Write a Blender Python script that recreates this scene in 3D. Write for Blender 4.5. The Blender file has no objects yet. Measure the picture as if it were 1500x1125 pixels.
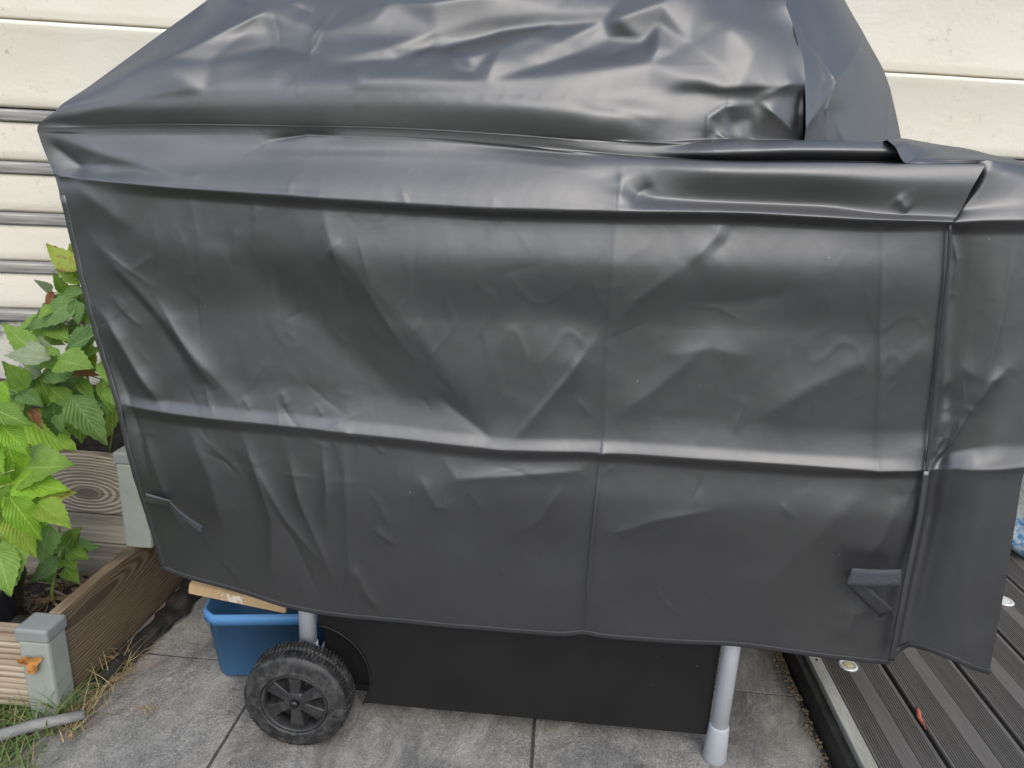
import bpy, bmesh, math, random
import numpy as np
from mathutils import Vector, Matrix, noise as mnoise
R = math.radians
scene = bpy.context.scene
col = scene.collection
random.seed(11)

# ------------------------------------------------------------------ camera
cam_d = bpy.data.cameras.new('camera'); cam = bpy.data.objects.new('camera', cam_d); col.objects.link(cam)
fwd = Vector((-0.0602,0.9569,-0.284)).normalized(); up = Vector((-0.0648,0.2802,0.9578)); right = fwd.cross(up).normalized(); up = right.cross(fwd)
cam.matrix_world = Matrix(((right.x, up.x, -fwd.x, 0), (right.y, up.y, -fwd.y, 0), (right.z, up.z, -fwd.z, 1.1), (0, 0, 0, 1)))
cam_d.sensor_width = 36; cam_d.lens = 24.960; cam_d.clip_start = .02; cam_d.clip_end = 2000
scene.camera = cam

# ------------------------------------------------------------------ sky, sun, exposure
SUN_EL, SUN_AZ = R(42), R(164)
world = bpy.data.worlds.new('World'); scene.world = world; world.use_nodes = True
wn, wl = world.node_tree.nodes, world.node_tree.links
bg = wn['Background']; bg.inputs[1].default_value = .12
sky = wn.new('ShaderNodeTexSky'); sky.sky_type = 'NISHITA'; sky.sun_disc = False
sky.sun_elevation = SUN_EL; sky.sun_rotation = SUN_AZ; sky.air_density = 1.0; sky.dust_density = 2.5; sky.ozone_density = 1.0
hs = wn.new('ShaderNodeHueSaturation'); hs.inputs['Saturation'].default_value = 1.0
wl.new(sky.outputs[0], hs.inputs['Color'])
# broken white cloud over the whole dome
wtc = wn.new('ShaderNodeTexCoord'); cn = wn.new('ShaderNodeTexNoise'); cn.inputs['Scale'].default_value = 2.6; cn.inputs['Detail'].default_value = 6; cn.inputs['Roughness'].default_value = .55
wl.new(wtc.outputs['Generated'], cn.inputs['Vector'])
cr_ = wn.new('ShaderNodeValToRGB'); cr_.color_ramp.elements[0].position = .42; cr_.color_ramp.elements[1].position = .64; wl.new(cn.outputs[0], cr_.inputs[0])
cm = wn.new('ShaderNodeMix'); cm.data_type = 'RGBA'; cm.inputs[7].default_value = (8.6, 9.5, 10.9, 1)
wl.new(cr_.outputs[0], cm.inputs[0]); wl.new(hs.outputs[0], cm.inputs[6]); wl.new(cm.outputs[2], bg.inputs[0])
sd = bpy.data.lights.new('sun', 'SUN'); sd.energy = .85; sd.angle = R(40); sd.color = (1, .95, .87)
sun = bpy.data.objects.new('sun', sd); col.objects.link(sun)
sdir = Vector((math.sin(SUN_AZ)*math.cos(SUN_EL), math.cos(SUN_AZ)*math.cos(SUN_EL), math.sin(SUN_EL)))
sun.rotation_euler = sdir.to_track_quat('Z', 'Y').to_euler(); sun.location = sdir*6
vs = scene.view_settings; vs.view_transform = 'Standard'; vs.look = 'None'; vs.exposure = 0.74; vs.gamma = 1; vs.use_curve_mapping = False

# ------------------------------------------------------------------ material helpers
class NT:
    def __init__(s, name):
        s.m = bpy.data.materials.new(name); s.m.use_nodes = True
        s.n = s.m.node_tree.nodes; s.l = s.m.node_tree.links; s.b = s.n['Principled BSDF']
        s.tc = s.n.new('ShaderNodeTexCoord')
    def lk(s, a, b): s.l.new(a, b)
    def new(s, t, **kw):
        x = s.n.new(t)
        for k, v in kw.items(): setattr(x, k, v)
        return x
    def mapping(s, scale=(1,1,1), rot=(0,0,0), src='Object', loc=(0,0,0)):
        x = s.new('ShaderNodeMapping'); x.inputs['Scale'].default_value = scale; x.inputs['Rotation'].default_value = rot; x.inputs['Location'].default_value = loc
        s.lk(s.tc.outputs[src] if isinstance(src, str) else src, x.inputs[0]); return x.outputs[0]
    def noise(s, vec, scale=5, detail=4, rough=.55, dist=0, out=0):
        x = s.new('ShaderNodeTexNoise'); x.inputs['Scale'].default_value = scale; x.inputs['Detail'].default_value = detail
        x.inputs['Roughness'].default_value = rough; x.inputs['Distortion'].default_value = dist
        if vec is not None: s.lk(vec, x.inputs['Vector'])
        return x.outputs[out]
    def voro(s, vec, scale=5, feature='F1', rand=1):
        x = s.new('ShaderNodeTexVoronoi'); x.feature = feature; x.inputs['Scale'].default_value = scale; x.inputs['Randomness'].default_value = rand
        s.lk(vec, x.inputs['Vector']); return x.outputs['Distance']
    def ramp(s, fac, stops):
        x = s.new('ShaderNodeValToRGB'); e = x.color_ramp.elements
        while len(e) < len(stops): e.new(.5)
        for el, (p, c) in zip(e, stops):
            el.position = p; el.color = (*c, 1) if not isinstance(c, (int, float)) else (c, c, c, 1)
        s.lk(fac, x.inputs[0]); return x.outputs[0]
    def mix(s, fac, a, b, typ='MIX'):
        x = s.new('ShaderNodeMix', data_type='RGBA', blend_type=typ)
        for v, i in ((fac, 0), (a, 6), (b, 7)):
            if isinstance(v, (int, float)): x.inputs[i].default_value = v if i == 0 else (v, v, v, 1)
            elif isinstance(v, tuple): x.inputs[i].default_value = (*v, 1)
            else: s.lk(v, x.inputs[i])
        return x.outputs[2]
    def math(s, op, a, b=0):
        x = s.new('ShaderNodeMath', operation=op)
        for i, v in enumerate((a, b)):
            if isinstance(v, (int, float)): x.inputs[i].default_value = v
            else: s.lk(v, x.inputs[i])
        return x.outputs[0]
    def rnd(s): return s.new('ShaderNodeObjectInfo').outputs['Random']
    def color(s, v): 
        if isinstance(v, tuple): s.b.inputs['Base Color'].default_value = (*v, 1)
        else: s.lk(v, s.b.inputs['Base Color'])
        return s
    def rough(s, v):
        if isinstance(v, (int, float)): s.b.inputs['Roughness'].default_value = v
        else: s.lk(v, s.b.inputs['Roughness'])
        return s
    def bump(s, h, strength=.3, dist=.002, prev=None):
        x = s.new('ShaderNodeBump'); x.inputs['Strength'].default_value = strength; x.inputs['Distance'].default_value = dist
        s.lk(h, x.inputs['Height'])
        if prev is not None: s.lk(prev, x.inputs['Normal'])
        s.lk(x.outputs[0], s.b.inputs['Normal']); return x.outputs[0]
    def set(s, **kw):
        for k, v in kw.items(): s.b.inputs[k.replace('_', ' ')].default_value = v
        return s
M = {}

def m_fabric():
    t = NT('cover_fabric'); v = t.mapping()
    dust = t.noise(v, 9, 5, .6)
    speck = t.ramp(t.voro(v, 16), [(.012, .5), (.022, 0.0)])
    t.color(t.mix(speck, t.ramp(dust, [(.3, (.009, .009, .011)), (.75, (.014, .014, .015))]), (.35, .34, .32)))
    t.rough(t.ramp(t.noise(v, 5, 3), [(.3, .43), (.7, .49)]))
    cr = t.noise(t.mapping((1, 1, 1)), 34, 5, .6, .3)
    n1 = t.bump(cr, .10, .0035)
    x = t.new('ShaderNodeTexWave', wave_type='BANDS', bands_direction='X'); x.inputs['Scale'].default_value = 480; t.lk(v, x.inputs[0])
    z = t.new('ShaderNodeTexWave', wave_type='BANDS', bands_direction='Z'); z.inputs['Scale'].default_value = 480; t.lk(v, z.inputs[0])
    t.bump(t.math('MULTIPLY', x.outputs[1], z.outputs[1]), .06, .0004, n1)
    t.set(IOR=2.10); M['fabric'] = t.m
def m_binding():
    t = NT('binding_tape'); v = t.mapping(); t.color((.022, .022, .024)).rough(.62)
    t.bump(t.noise(v, 900, 2), .3, .0006); M['binding'] = t.m
def m_webbing():
    t = NT('strap_webbing'); v = t.mapping(); t.color(t.ramp(t.noise(v, 700, 2), [(.3, (.02, .02, .024)), (.7, (.075, .078, .088))])).rough(.75)
    t.bump(t.noise(v, 800, 2), .5, .001); M['webbing'] = t.m
def m_thread():
    t = NT('thread'); t.color((.006, .006, .007)).rough(.8); M['thread'] = t.m
def m_black_panel():
    t = NT('black_sheet_metal'); v = t.mapping()
    sp = t.voro(v, 30); d = t.ramp(sp, [(.02, (.22, .21, .19)), (.035, (.0085, .0085, .009))])
    t.color(t.mix(t.ramp(t.noise(v, 4), [(.35, 0.0), (.7, 1.0)]), d, (.011, .0105, .010))).rough(t.ramp(t.noise(v, 8), [(.3, .42), (.7, .55)]))
    t.set(Specular_IOR_Level=.35); M['panel'] = t.m
def m_leg():
    t = NT('grey_powder_coat'); v = t.mapping()
    t.color(t.ramp(t.noise(v, 14, 5), [(.3, (.50, .515, .54)), (.7, (.57, .585, .61))])).rough(.4)
    t.bump(t.noise(v, 500, 2), .08, .0004); M['leg'] = t.m
    t = NT('grey_foot_plastic'); v = t.mapping(); t.color(t.ramp(t.noise(v, 14, 5), [(.3, (.33, .345, .365)), (.7, (.39, .405, .425))])).rough(.5); M['foot'] = t.m
def m_tyre():
    t = NT('black_plastic_tyre'); v = t.mapping()
    du = t.noise(v, 60, 5, .7)
    t.color(t.ramp(du, [(.42, (.014, .014, .015)), (.62, (.05, .048, .046)), (.78, (.14, .135, .125))])).rough(t.ramp(du, [(.4, .42), (.7, .7)]))
    t.bump(t.noise(v, 250, 3), .15, .0006); M['tyre'] = t.m
    t = NT('black_plastic_rim'); v = t.mapping(); du = t.noise(v, 45, 5, .7)
    t.color(t.ramp(du, [(.45, (.018, .018, .019)), (.75, (.06, .057, .055))])).rough(.5); t.bump(t.noise(v, 300, 2), .1, .0005); M['rim'] = t.m
    t = NT('black_rubber_plug'); t.color((.008, .008, .009)).rough(.3); M['plug'] = t.m
def m_wall():
    t = NT('cream_painted_wall'); v = t.mapping()
    base = t.ramp(t.noise(v, 1.6, 4), [(.3, (.68, .635, .525)), (.7, (.755, .72, .63))])
    spots = t.ramp(t.noise(v, 34, 6, .72), [(.58, 0.0), (.70, 1.0)])
    area = t.ramp(t.noise(v, 2.3, 3), [(.46, 0.0), (.64, .8)])
    pit = t.ramp(t.voro(t.mapping((1, 1, 1.2)), 24), [(.025, 1.0), (.05, 0.0)])
    c = t.mix(t.math('MULTIPLY', spots, area), base, (.33, .33, .28))
    c = t.mix(t.math('MULTIPLY', pit, .55), c, (.25, .24, .2))
    t.color(c).rough(.8)
    n1 = t.bump(t.noise(t.mapping((.5, 1, 1)), 8, 6, .62, .5), .28, .012)
    n2 = t.bump(t.noise(v, 70, 5, .7), .3, .0022, n1)
    t.bump(pit, -.5, .003, n2); M['wall'] = t.m
    t = NT('dirty_plinth'); v = t.mapping()
    k = t.ramp(t.noise(v, 14, 7, .75), [(.47, 0.0), (.6, 1.0)])
    t.color(t.mix(k, (.52, .50, .43), (.17, .165, .155))).rough(.9); t.bump(t.noise(v, 40, 6, .7), .5, .006); M['plinth'] = t.m
def wood(name, dark, mid, light, knot=None, axis='X', scale=90, stretch=.06, rough=.75, bump=.4):
    t = NT(name); sc = {'X': (stretch, 1, 1), 'Y': (1, stretch, 1), 'Z': (1, 1, stretch)}[axis]
    v = t.mapping(sc); warp = t.noise(v, 9, 3, .5, out=0)
    if knot:
        sep = t.new('ShaderNodeSeparateXYZ'); t.lk(t.tc.outputs['Object'], sep.inputs[0])
        a = sep.outputs[{'X': 0, 'Y': 1}[axis]]; z = sep.outputs[2]
        dx = t.math('MULTIPLY', t.math('SUBTRACT', a, knot[0]), knot[2]); dz = t.math('SUBTRACT', z, knot[1])
        r = t.math('SQRT', t.math('ADD', t.math('MULTIPLY', dx, dx), t.math('MULTIPLY', dz, dz)))
        g = t.math('ADD', r, t.math('MULTIPLY', warp, .035))
        lines = t.math('SINE', t.math('MULTIPLY', g, scale*7))
        lines = t.math('ADD', t.math('MULTIPLY', lines, .5), .5)
        fine = t.noise(v, scale*2, 4, .6)
        f = t.math('ADD', t.math('MULTIPLY', lines, .35), t.math('MULTIPLY', fine, .65))
        f = t.mix(t.ramp(r, [(.009, .8), (.016, 0.0)]), f, (.12, .12, .12))
    else:
        f = t.noise(v, scale, 6, .62, .3)
    big = t.noise(v, 5, 3)
    c = t.ramp(f, [(.30, dark), (.5, mid), (.72, light)])
    c = t.mix(t.ramp(big, [(.35, .45), (.65, 0.0)]), c, dark)
    t.color(c).rough(rough); t.bump(f, bump, .003); return t.m
def m_woods():
    M['batten'] = wood('weathered_batten', (.15, .145, .14), (.33, .32, .30), (.56, .53, .47))
    M['plank'] = wood('weathered_plank', (0.109, 0.090, 0.070), (0.239, 0.200, 0.152), (0.420, 0.370, 0.290), knot=(.569, -.021, .42), axis='X', scale=120)
    M['plank2'] = wood('weathered_plank_plain', (0.123, 0.104, 0.081), (0.246, 0.215, 0.167), (0.435, 0.392, 0.312), axis='X', scale=70)
    M['side'] = wood('brown_side_plank', (0.087, 0.061, 0.038), (0.181, 0.123, 0.072), (0.290, 0.217, 0.138), knot=(-.204, .063, .16), axis='Y', scale=110)
    M['ribbed'] = wood('ribbed_board', (.20, .15, .10), (.38, .30, .215), (.52, .44, .33), axis='X', scale=70)
    M['brown'] = wood('dark_brown_board', (.022, .014, .011), (.036, .024, .019), (.055, .038, .03), axis='X', scale=80, rough=.6, bump=.2)
    M['twig'] = wood('dry_twig', (.12, .085, .05), (.22, .165, .1), (.36, .29, .19), axis='X', scale=120)
def m_post():
    t = NT('grey_plastic_post'); v = t.mapping()
    t.color(t.ramp(t.noise(v, 12, 5), [(.3, (.25, .27, .235)), (.7, (.32, .34, .30))])).rough(.55); t.bump(t.noise(v, 60, 3), .06, .002); M['post'] = t.m
    t = NT('grey_plastic_cap'); v = t.mapping(); t.color(t.ramp(t.noise(v, 14, 5), [(.3, (.20, .212, .205)), (.7, (.25, .262, .255))])).rough(.5); M['cap'] = t.m
def m_paver():
    t = NT('riven_concrete_slab'); oi = t.new('ShaderNodeObjectInfo')
    add = t.new('ShaderNodeVectorMath', operation='ADD'); t.lk(t.tc.outputs['Object'], add.inputs[0]); t.lk(oi.outputs['Location'], add.inputs[1])
    v = t.mapping((1, 1, 1), src=add.outputs[0]); vs_ = t.mapping((1, .55, 1), rot=(0, 0, .9), src=add.outputs[0])
    big = t.noise(vs_, 5, 6, .62, .8); fine = t.noise(v, 260, 4, .75); mid = t.noise(vs_, 42, 6, .7, 1.0)
    base = t.ramp(mid, [(.33, (.125, .12, .11)), (.5, (.235, .223, .20)), (.68, (.38, .362, .325))])
    base = t.mix(.55, base, t.ramp(fine, [(.36, (.065, .064, .062)), (.5, (.22, .212, .198)), (.66, (.50, .485, .455))]))
    dark = t.ramp(big, [(.38, .65), (.56, 0.0)])
    c = t.mix(dark, base, (.085, .084, .084))
    brown = t.ramp(t.noise(v, 3.2, 5, .65), [(.52, 0.0), (.70, .55)])
    c = t.mix(brown, c, (.17, .125, .085))
    pale = t.ramp(t.noise(vs_, 7, 6, .7, .8), [(.48, 0.0), (.66, .5)])
    c = t.mix(pale, c, (.42, .40, .355))
    sp = t.ramp(t.voro(v, 30), [(.012, .8), (.03, 0.0)])
    c = t.mix(sp, c, (.5, .48, .43))
    t.color(c).rough(.88)
    n1 = t.bump(t.noise(vs_, 9, 8, .66, 1.4), .9, .020); n2 = t.bump(mid, .4, .004, n1); t.bump(fine, .35, .0012, n2); M['paver'] = t.m
    t = NT('joint_grit'); v = t.mapping(); t.color(t.ramp(t.noise(v, 180, 5, .7), [(.35, (.035, .032, .028)), (.6, (.10, .09, .075)), (.75, (.2, .18, .15))])).rough(.95); t.bump(t.noise(v, 160, 4), .6, .004); M['grit'] = t.m
def m_ground():
    t = NT('lawn_ground'); v = t.mapping(); t.color(t.ramp(t.noise(v, 6, 8, .7), [(.35, (.03, .045, .014)), (.55, (.055, .075, .025)), (.7, (.11, .105, .05))])).rough(.95); t.bump(t.noise(v, 30, 5), .6, .02); M['ground'] = t.m
    t = NT('bed_soil'); v = t.mapping(); f = t.noise(v, 55, 7, .72)
    t.color(t.ramp(f, [(.35, (.012, .009, .007)), (.55, (.035, .027, .02)), (.72, (.085, .065, .046))])).rough(.95); t.bump(f, .8, .012); M['soil'] = t.m
def m_deck():
    t = NT('dark_composite_board'); v = t.mapping((1, .05, 1)); vv = t.mapping()
    f = t.noise(v, 120, 4, .6); d = t.noise(vv, 6, 6, .65)
    c = t.ramp(f, [(.3, (.070, .064, .060)), (.7, (.118, .109, .101))])
    c = t.mix(t.ramp(d, [(.5, 0.0), (.72, .5)]), c, (.12, .105, .09))
    c = t.mix(t.ramp(t.voro(vv, 38), [(.01, .8), (.025, 0.0)]), c, (.3, .28, .24))
    t.color(c).rough(t.ramp(d, [(.4, .48), (.7, .7)])); t.bump(f, .2, .001); M['deck'] = t.m
    t = NT('black_fascia'); v = t.mapping(); t.color(t.ramp(t.noise(v, 20, 6, .7), [(.4, (.010, .010, .011)), (.75, (.04, .036, .032))])).rough(.6); M['fascia'] = t.m
    t = NT('aluminium_trim'); v = t.mapping((1, .2, 1)); t.color(t.ramp(t.noise(v, 30, 6, .7), [(.35, (.42, .41, .35)), (.65, (.62, .62, .56))])).rough(.5).set(Metallic=.55); t.bump(t.noise(v, 120, 3), .1, .001); M['alu'] = t.m
    t = NT('deck_light_ring'); t.color((.62, .62, .6)).rough(.35).set(Metallic=.3); M['ring'] = t.m
    t = NT('yellowed_lens'); v = t.mapping(); t.color(t.ramp(t.noise(v, 90, 3), [(.3, (.42, .36, .17)), (.7, (.52, .47, .27))])).rough(.4); M['lens'] = t.m
    t = NT('milky_lens'); t.color((.55, .58, .5)).rough(.4); M['lens2'] = t.m
    t = NT('screw_hole'); t.color((.01, .01, .01)).rough(.8); M['hole'] = t.m
    t = NT('red_scrap'); v = t.mapping(); t.color(t.ramp(t.noise(v, 200, 3), [(.3, (.30, .05, .03)), (.7, (.55, .14, .09))])).rough(.6); M['red'] = t.m
def m_misc():
    t = NT('blue_plastic'); v = t.mapping(); t.color(t.ramp(t.noise(v, 10, 5), [(.3, (.065, .205, .43)), (.7, (.08, .235, .47))])).rough(.55); t.bump(t.noise(v, 90, 3), .06, .001); M['blue'] = t.m
    t = NT('cardboard'); v = t.mapping((1, .3, 1)); t.color(t.ramp(t.noise(v, 60, 5), [(.3, (.46, .31, .165)), (.7, (.54, .37, .205))])).rough(.85); M['card'] = t.m
    t = NT('clear_tape_scrap'); v = t.mapping(); t.color(t.ramp(t.noise(v, 60, 4), [(.45, (.55, .38, .22)), (.55, (.75, .66, .55))])).rough(.2); M['tape'] = t.m
    t = NT('black_membrane'); v = t.mapping(); f = t.noise(v, 45, 6, .7)
    t.color(t.ramp(f, [(.45, (.014, .014, .014)), (.62, (.035, .033, .03)), (.78, (.12, .11, .095))])).rough(.6); t.bump(f, .6, .006); M['membrane'] = t.m
    t = NT('black_pot_plastic'); v = t.mapping(); t.color((.012, .012, .014)).rough(.3); t.bump(t.noise(v, 40, 3), .1, .003); M['pot'] = t.m
    t = NT('grey_edging'); v = t.mapping((.1, 1, 1)); t.color(t.ramp(t.noise(v, 60, 4), [(.3, (.14, .14, .135)), (.7, (.24, .235, .22))])).rough(.7); M['edging'] = t.m
    t = NT('sack_plastic'); v = t.mapping(); sep = t.new('ShaderNodeSeparateXYZ'); t.lk(t.tc.outputs['Object'], sep.inputs[0])
    k = t.ramp(t.math('ADD', sep.outputs[2], t.math('MULTIPLY', t.noise(v, 12, 3), .08)), [(.17, 1.0), (.19, 0.0)])
    sp = t.ramp(t.noise(v, 50, 4, .7), [(.42, 0.0), (.55, 1.0)])
    t.color(t.mix(k, t.mix(sp, (.5, .5, .46), (.74, .74, .70)), t.mix(sp, (.10, .28, .55), (.55, .66, .74)))).rough(.45); t.bump(t.noise(v, 22, 4), .5, .01); M['sack'] = t.m
def leafmat(name, stops, back):
    t = NT(name); uv = t.tc.outputs['UV']; r = t.rnd()
    sep = t.new('ShaderNodeSeparateXYZ'); t.lk(uv, sep.inputs[0]); u, v = sep.outputs[0], sep.outputs[1]
    au = t.math('ABSOLUTE', t.math('SUBTRACT', u, .5))
    vein = t.math('SINE', t.math('MULTIPLY', t.math('SUBTRACT', v, t.math('MULTIPLY', au, .75)), 62))
    veinm = t.ramp(vein, [(.85, 0.0), (1.0, .28)]); mid = t.ramp(au, [(.012, .7), (.03, 0.0)])
    nz = t.noise(t.mapping((1, 1, 1)), 38, 5, .6)
    base = t.ramp(t.math('ADD', t.math('MULTIPLY', nz, .7), t.math('MULTIPLY', r, .3)), stops)
    c = t.mix(t.math('MAXIMUM', veinm, mid), base, back)
    t.color(c).rough(.5)
    t.bump(t.math('ADD', t.math('MULTIPLY', vein, -.25), t.math('MULTIPLY', nz, .6)), .5, .003)
    t.set(Specular_IOR_Level=.35)
    tr = t.new('ShaderNodeBsdfTranslucent'); t.lk(c, tr.inputs[0]); ms = t.new('ShaderNodeMixShader'); ms.inputs[0].default_value = .4
    t.lk(t.b.outputs[0], ms.inputs[1]); t.lk(tr.outputs[0], ms.inputs[2]); t.lk(ms.outputs[0], t.n['Material Output'].inputs[0])
    return t.m
def m_leaves():
    M['leaf0'] = leafmat('leaf_green', [(.3, (.13, .24, .035)), (.5, (.19, .33, .05)), (.7, (.27, .42, .08))], (.36, .5, .14))
    M['leaf1'] = leafmat('leaf_bright', [(.3, (0.173, 0.346, 0.027)), (.5, (0.254, 0.473, 0.036)), (.7, (0.345, 0.564, 0.064))], (0.447, 0.600, 0.127))
    M['leaf2'] = leafmat('leaf_yellowing', [(.3, (.17, .30, .03)), (.5, (.26, .38, .04)), (.64, (.36, .42, .07)), (.72, (.26, .13, .05))], (.34, .46, .10))
    M['leaf3'] = leafmat('leaf_deep_green', [(.3, (.085, .17, .04)), (.5, (.13, .24, .06)), (.7, (.18, .30, .085))], (.26, .38, .14))
    M['leaf4'] = leafmat('leaf_dry', [(.3, (.14, .05, .025)), (.5, (.26, .10, .045)), (.7, (.40, .24, .12))], (.34, .2, .1))
    M['leaf5'] = leafmat('leaf_pale_underside', [(.3, (.20, .27, .15)), (.5, (.30, .37, .22)), (.7, (.40, .46, .30))], (.36, .42, .26))
    t = NT('cane_green'); v = t.mapping(); t.color(t.ramp(t.noise(v, 20, 3), [(.3, (.15, .21, .04)), (.7, (.25, .31, .07))])).rough(.5); M['cane'] = t.m
    t = NT('dry_orange_leaf'); v = t.mapping(); t.color(t.ramp(t.noise(v, 60, 5), [(.35, (.16, .05, .012)), (.5, (.40, .17, .035)), (.7, (.55, .27, .07))])).rough(.6); M['oleaf'] = t.m
    def blade(n, a, b, c):
        t = NT(n); uv = t.new('ShaderNodeAttribute', attribute_name='tint'); t.color(t.ramp(uv.outputs['Fac'], [(0, a), (.5, b), (1, c)])).rough(.55); return t.m
    M['grass'] = blade('grass_blade', (.05, .10, .018), (.085, .15, .03), (.15, .20, .05))
    M['straw'] = blade('straw_blade', (.20, .14, .06), (.33, .25, .11), (.45, .37, .2))
for f in (m_fabric, m_binding, m_webbing, m_thread, m_black_panel, m_leg, m_tyre, m_wall, m_woods, m_post, m_paver, m_ground, m_deck, m_misc, m_leaves): f()

# ------------------------------------------------------------------ object helpers
def link(name, me, mat, parent=None, loc=None, rot=None, smooth=False):
    if mat is not None and not me.materials: me.materials.append(M[mat])
    o = bpy.data.objects.new(name, me); col.objects.link(o)
    if parent is not None: o.parent = parent
    if loc is not None: o.location = loc
    if rot is not None: o.rotation_euler = rot
    if smooth: me.polygons.foreach_set('use_smooth', [True]*len(me.polygons))
    return o
def empty(name, loc=(0, 0, 0), rz=0, label=None, cat=None, group=None):
    o = bpy.data.objects.new(name, None); col.objects.link(o); o.location = loc; o.rotation_euler = (0, 0, rz); o.empty_display_size = .05
    tag(o, label, cat, group); return o
def tag(o, label=None, cat=None, group=None, kind=None):
    for k, v in (('label', label), ('category', cat), ('group', group), ('kind', kind)):
        if v: o[k] = v
    return o
def bm_mesh(bm, name='m'):
    me = bpy.data.meshes.new(name); bm.normal_update(); bm.to_mesh(me); bm.free(); return me
def box(x0, x1, y0, y1, z0, z1, bev=0, seg=2, name='m'):
    bm = bmesh.new(); bmesh.ops.create_cube(bm, size=1)
    for v in bm.verts: v.co = Vector(((x0+x1)/2+v.co.x*(x1-x0), (y0+y1)/2+v.co.y*(y1-y0), (z0+z1)/2+v.co.z*(z1-z0)))
    if bev: bmesh.ops.bevel(bm, geom=bm.edges[:], offset=bev, segments=seg, affect='EDGES', profile=.5)
    return bm_mesh(bm, name)
def grid_mesh(P, name, uv=False):
    nt, ns = P.shape[:2]; me = bpy.data.meshes.new(name)
    i = np.arange(nt*ns).reshape(nt, ns)
    f = np.stack([i[:-1, :-1], i[:-1, 1:], i[1:, 1:], i[1:, :-1]], -1).reshape(-1, 4)
    me.vertices.add(nt*ns); me.vertices.foreach_set('co', P.reshape(-1).astype(np.float32))
    me.loops.add(f.size); me.loops.foreach_set('vertex_index', f.reshape(-1).astype(np.int32))
    me.polygons.add(len(f)); me.polygons.foreach_set('loop_start', np.arange(0, f.size, 4, dtype=np.int32))
    me.update(calc_edges=True); me.validate()
    me.polygons.foreach_set('use_smooth', np.ones(len(f), bool)); return me
def tube(pts, rad, seg=8, caps=True, name='m', flat=None):
    """swept tube through pts; rad scalar or list"""
    pts = [Vector(p) for p in pts]; n = len(pts); rad = [rad]*n if isinstance(rad, (int, float)) else rad
    bm = bmesh.new(); rings = []; prev = None
    for k, p in enumerate(pts):
        d = (pts[min(k+1, n-1)]-pts[max(k-1, 0)]).normalized()
        a = (Vector((0, 0, 1)) if abs(d.z) < .9 else Vector((1, 0, 0))) if prev is None else prev
        u = (a-d*a.dot(d)).normalized(); w = d.cross(u); prev = u
        rings.append([bm.verts.new(p+(u*math.cos(t)+w*math.sin(t))*rad[k]) for t in [2*math.pi*j/seg for j in range(seg)]])
    for a, b in zip(rings, rings[1:]):
        for j in range(seg): bm.faces.new((a[j], a[(j+1) % seg], b[(j+1) % seg], b[j]))
    if caps: bm.faces.new(rings[0][::-1]); bm.faces.new(rings[-1])
    return bm_mesh(bm, name)
def lathe(prof, seg=32, axis='Z', name='m', closed=False):
    """prof list of (r, h)"""
    bm = bmesh.new(); rings = []
    for r, h in prof:
        ring = []
        for j in range(seg):
            t = 2*math.pi*j/seg; c, s = r*math.cos(t), r*math.sin(t)
            ring.append(bm.verts.new({'Z': (c, s, h), 'Y': (c, h, s)}[axis]))
        rings.append(ring)
    pairs = list(zip(rings, rings[1:])) + ([(rings[-1], rings[0])] if closed else [])
    for a, b in pairs:
        for j in range(seg): bm.faces.new((a[j], a[(j+1) % seg], b[(j+1) % seg], b[j]))
    if not closed:
        if prof[0][0] > 1e-5: bm.faces.new(rings[0][::-1])
        if prof[-1][0] > 1e-5: bm.faces.new(rings[-1])
    bmesh.ops.remove_doubles(bm, verts=bm.verts, dist=1e-6); bmesh.ops.recalc_face_normals(bm, faces=bm.faces)
    return bm_mesh(bm, name)
def vnoise(x, y, seed=0):
    """2-D gradient noise in numpy"""
    xi, yi = np.floor(x).astype(np.int64), np.floor(y).astype(np.int64); xf, yf = x-xi, y-yi
    def g(ix, iy):
        h = (ix*374761393+iy*668265263+seed*974711) & 0xffffffff; h = ((h ^ (h >> 13))*1274126177) & 0xffffffff
        a = (h & 0xffff)/65536.*2*np.pi; return np.cos(a), np.sin(a)
    u, v = xf**3*(xf*(xf*6-15)+10), yf**3*(yf*(yf*6-15)+10)
    def d(ix, iy, dx, dy): a, b = g(ix, iy); return a*dx+b*dy
    n0 = d(xi, yi, xf, yf)*(1-u)+d(xi+1, yi, xf-1, yf)*u
    n1 = d(xi, yi+1, xf, yf-1)*(1-u)+d(xi+1, yi+1, xf-1, yf-1)*u
    return n0*(1-v)+n1*v

# ------------------------------------------------------------------ ground and paving
me = box(-60, 60, -60, 60, -.30, -.03); g = link('ground', me, 'ground'); tag(g, kind='structure')
paving = link('paving', box(-1.02, .60, -1.6, 2.25, -.12, -.006), 'grit'); tag(paving, kind='structure')
def slab(x0, x1, y0, y1):
    bm = bmesh.new(); bmesh.ops.create_grid(bm, x_segments=4, y_segments=4, size=.5); rnd = random.Random(int(x0*977+y0*131))
    w, d = x1-x0, y1-y0
    for v in bm.verts:
        e = abs(v.co.x) > .49 or abs(v.co.y) > .49
        v.co = Vector((v.co.x*w, v.co.y*d, rnd.uniform(-.0012, .0012)-(.003 if e else 0)))
        if e: v.co.x += rnd.uniform(-.0015, .0015); v.co.y += rnd.uniform(-.0015, .0015)
    r = bmesh.ops.extrude_edge_only(bm, edges=[e for e in bm.edges if e.is_boundary])
    for v in r['geom']:
        if isinstance(v, bmesh.types.BMVert): v.co.z = -.045
    o = link('paver', bm_mesh(bm, 'paver'), 'paver', paving, ((x0+x1)/2, (y0+y1)/2, rnd.uniform(-.001, .001)), (rnd.uniform(-.002, .002), rnd.uniform(-.002, .002), 0))
J = .0035
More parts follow.
